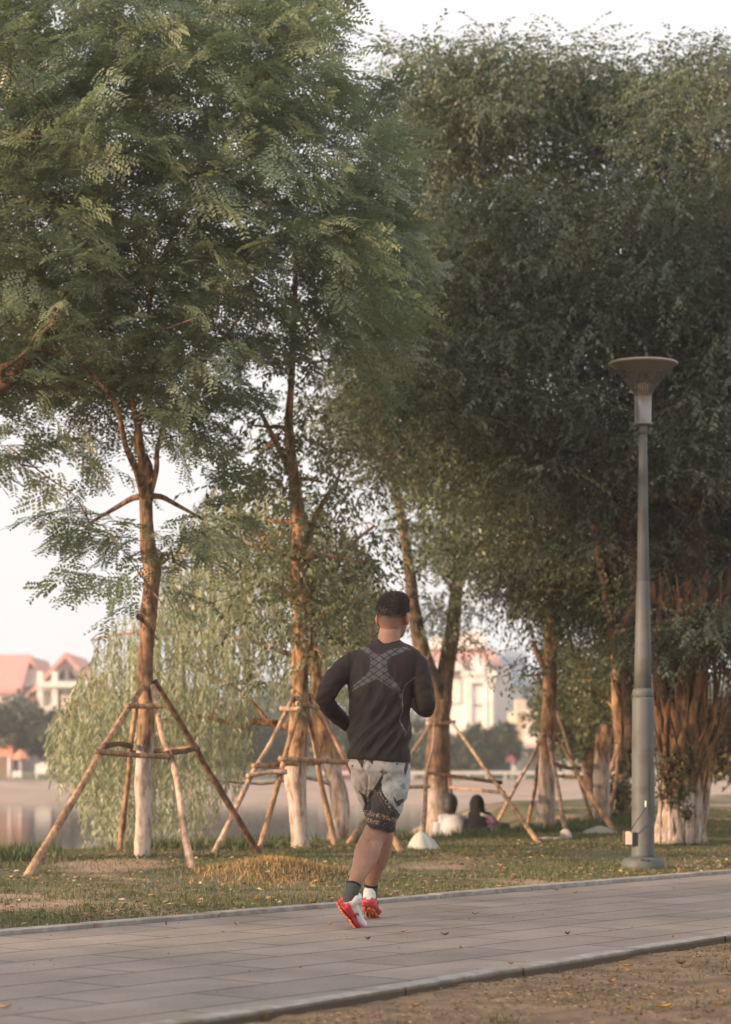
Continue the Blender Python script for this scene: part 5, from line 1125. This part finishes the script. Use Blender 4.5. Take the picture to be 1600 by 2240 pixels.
for x_ in (1019, 1027, 1062, 1074): mb.tube([V((X(x_, D), D - 1.1, Z(1600, D))), V((X(x_, D), D - 1.1, Z(1490, D)))], .16, 10)
mb.build('pillar', trim, hC, False)
D = 142; hD = empty('house', (X(1115, D), D, fz), 'house with a big bluish grey roof right of the pale villa', 'house')
mb = MB(); mb.prism([(X(1075, D), D, Z(1500, D)), (X(1160, D), D, Z(1500, D)), (X(1165, D), D + 4, Z(1425, D)), (X(1118, D), D + 4, Z(1412, D)), (X(1090, D), D + 3, Z(1440, D))], (0, .4, 0)); mb.build('roof', roofg, hD, False)
mb = MB(); mb.box((X(1118, D), D + 4.5, (fz + Z(1502, D)) / 2), X(1158, D) - X(1082, D), 8, Z(1502, D) - fz); mb.build('wall', wallg, hD, False); win(hD, X(1120, D), D + .5, Z(1530, D), 1, 1.2)
D = 125; hE = empty('house', (X(1175, D), D, fz), 'beige two storey house with a dark square opening behind the thin pale tree', 'house')
mb = MB(); mb.box((X(1190, D), D + 4, (fz + Z(1555, D)) / 2), X(1250, D) - X(1131, D), 8, Z(1555, D) - fz); mb.box((X(1141, D), D + 1, (Z(1530, D) + Z(1557, D)) / 2), X(1152, D) - X(1131, D), 2, Z(1530, D) - Z(1557, D)); mb.build('wall', plain('wall_beige', (.56, .46, .38), .8), hE, False)
mb = MB(); mb.box((X(1190, D), D - .5, Z(1557, D)), X(1256, D) - X(1128, D), 1.2, .3); mb.box((X(1190, D), D - .5, Z(1632, D)), X(1256, D) - X(1110, D), 1.4, .25); mb.build('cornice', plain('trim_beige', (.66, .55, .46), .8), hE, False)
win(hE, X(1168, D), D, Z(1605, D), .85, 1.1, fr=.1); win(hE, X(1150, D), D, Z(1670, D), .7, 1.2, fr=.1)
mb = MB()
for x_ in (1135, 1142, 1150): mb.box((X(x_, D), D - .35, Z(1668, D)), .14, .3, 1.6)
mb.build('pillar', trim, hE, False)
# stalls and low structures
def stall(px0, px1, ptop, pbase, D, roofm, wallm, label):
    o = empty('kiosk', (X((px0 + px1) / 2, D), D, fz), label, 'kiosk', 'low kiosks on the far shore'); w_ = X(px1, D) - X(px0, D); xm = X((px0 + px1) / 2, D); zt = Z(ptop, D); zb = Z(pbase, D)
    mb = MB(); mb.prism([(X(px0, D) - .2, D - 1.2, zt - .55), (X(px1, D) + .2, D - 1.2, zt - .55), (X(px1, D) - .1, D + .6, zt), (X(px0, D) + .1, D + .6, zt)], (0, .1, .06)); mb.build('awning', roofm, o, False)
    mb = MB(); mb.box((xm, D + 1, (zt - .6 + zb) / 2), w_, 1.6, zt - .6 - zb); mb.build('wall', wallm, o, False)
    for s_ in (px0, px1): mb = MB(); mb.tube([V((X(s_, D), D - 1.1, zb)), V((X(s_, D), D - 1.1, zt - .5))], .07, 8); mb.build('post', trim, o)
red = plain('awning_red', (.55, .1, .1), .7); grn = plain('panel_green', (.12, .2, .16), .7); org = plain('canopy_orange', (.68, .28, .16), .7)
stall(1060, 1118, 1643, 1708, 118, red, grn, 'kiosk with a red awning and green walls beside the beige house'); stall(1275, 1330, 1655, 1708, 118, red, plain('panel_grey', (.45, .4, .37)), 'small kiosk with a red front seen left of the lamp'); stall(1225, 1268, 1662, 1706, 120, plain('awning_white', (.6, .57, .52)), grn, 'green walled kiosk with a pale roof behind the thin pale tree')
stall(-20, 28, 1632, 1706, 118, org, plain('panel_brown', (.28, .2, .16)), 'kiosk with an orange canopy at the left edge')
def parasol(px, ptop, wpx, D, m_, label):
    zt = Z(ptop, D); w_ = wpx / F * D / 2; x = X(px, D); o = empty('parasol', (x, D, fz), label, 'parasol', 'parasols on the far shore'); mb = MB(); mb.lathe((x, D, 0), [(w_, zt - .5), (w_ * .98, zt - .42), (w_ * .5, zt - .15), (.05, zt)], 8); mb.build('canopy', m_, o, False)
    mb = MB(); mb.tube([V((x, D, fz)), V((x, D, zt - .1))], .04, 8); mb.build('pole', trim, o)
parasol(46, 1640, 40, 117, org, 'orange parasol beside the orange kiosk on the far left shore')
def board(px, py, w_, h_, D, m_, label, legs=True):
    x = X(px, D); o = empty('notice_board', (x, D, fz), label, 'board', 'white boards on the far shore'); mb = MB(); W_ = w_ / F * D; H_ = h_ / F * D; zc = Z(py, D); mb.box((x, D, zc), W_, .12, H_); mb.build('panel', m_, o, False, bevel=.02)
    for s_ in (-.4, .4): mb = MB(); mb.tube([V((x + s_ * W_, D + .05, fz - .05)), V((x + s_ * W_, D + .05, zc))], .05, 8); mb.build('leg', trim, o)
board(95, 1682, 34, 22, 114, trim, 'large white board on legs on the far shore left of the willow'); board(38, 1694, 20, 14, 114, trim, 'smaller white board under the dark trees at the far left')
board(753, 1690, 34, 34, 112, plain('panel_purple', (.2, .08, .11)), 'dark purple panel on the far shore behind the willow trunk')
# grey railing along the far shore
rl = empty('railing', (X(1100, 111), 111, fz), 'low pale grey railing along the top of the far bank', 'railing'); mb = MB(); mb.box((X(1200, 111), 111, fz + .32), X(1700, 111) - X(700, 111), .12, .16); mb.build('rail', plain('rail_grey', (.5, .48, .45)), rl, False)
for i in range(25):
    mb = MB(); x = X(700, 111) + i * .9; mb.box((x, 111.02, fz + .12), .12, .1, .26); mb.build('post', plain('rail_post', (.5, .48, .45)) if i == 0 else bpy.data.materials['rail_post'], rl, False)
# wires pole
# far trees
ft = [(30, 1535, 1700, 170, 120, 'broad dark green tree on the far shore at the left edge'), (118, 1560, 1702, 90, 122, 'smaller dark tree beside the white board on the far left shore'), (185, 1600, 1702, 110, 124, 'dark low tree behind the willow strands on the left'),
      (300, 1590, 1702, 150, 124, 'dark green tree behind the leftmost staked trunk'), (430, 1600, 1702, 150, 122, 'dark green tree between the first two staked trees'), (530, 1560, 1702, 150, 120, 'tall dark green tree left of the second staked tree'), (610, 1600, 1702, 120, 121, 'dark green tree behind the second stake frame'),
      (760, 1560, 1702, 150, 120, 'dark green tree behind the left elbow of the man'), (915, 1590, 1702, 110, 118, 'dark green tree behind the right elbow of the man'), (1010, 1612, 1702, 110, 117, 'broad leafy tree in front of the pale villa'), (1100, 1590, 1704, 70, 121, 'tall leafy tree between villa and beige house'), (1060, 1590, 1704, 80, 114, 'low bushy tree in front of the red kiosk'),
      (1290, 1530, 1704, 120, 122, 'dark tree beyond the cut back trunk'), (1400, 1520, 1704, 150, 122, 'dark tree on the far shore behind the lamp'), (1570, 1480, 1704, 240, 122, 'wide dark tree on the far shore at the right edge')]
for px, pt, pb, w_, D, lb in ft: back_tree(px, pt, pb, w_, D, DG, lb, 46, 60, .42, None, 'tree', 'trees on the far shore')
# hazy wood behind everything
cw = np.array([(rng.uniform(-75, 75), rng.uniform(185, 215), fz + rng.uniform(.5, 6.0) * (1 + .2 * math.sin(i))) for i in range(520)])
o = clump_crown('distant_wood', None, cw, 2.4, 60, 1.0, .55, DG, .2, .8, .3); tag(o, 'distant belt of trees behind the far houses', 'wood', None, 'stuff')
# ------------------------------------------------------------------ haze
mb = MB(); mb.box((0, 100, 13), 420, 260, 34.5); hz = mb.build('haze', None, None, False); tag(hz, 'warm morning haze over lake and park', 'haze', None, 'stuff')
m, t, b = mat('haze_air'); t.nodes.remove(b); pv = nn(t, 'ShaderNodeVolumePrincipled'); pv.inputs['Color'].default_value = (.98, .95, .93, 1); pv.inputs['Density'].default_value = .0013; pv.inputs['Anisotropy'].default_value = .6
t.links.new(pv.outputs[0], t.nodes['Material Output'].inputs['Volume']); hz.data.materials.append(m)
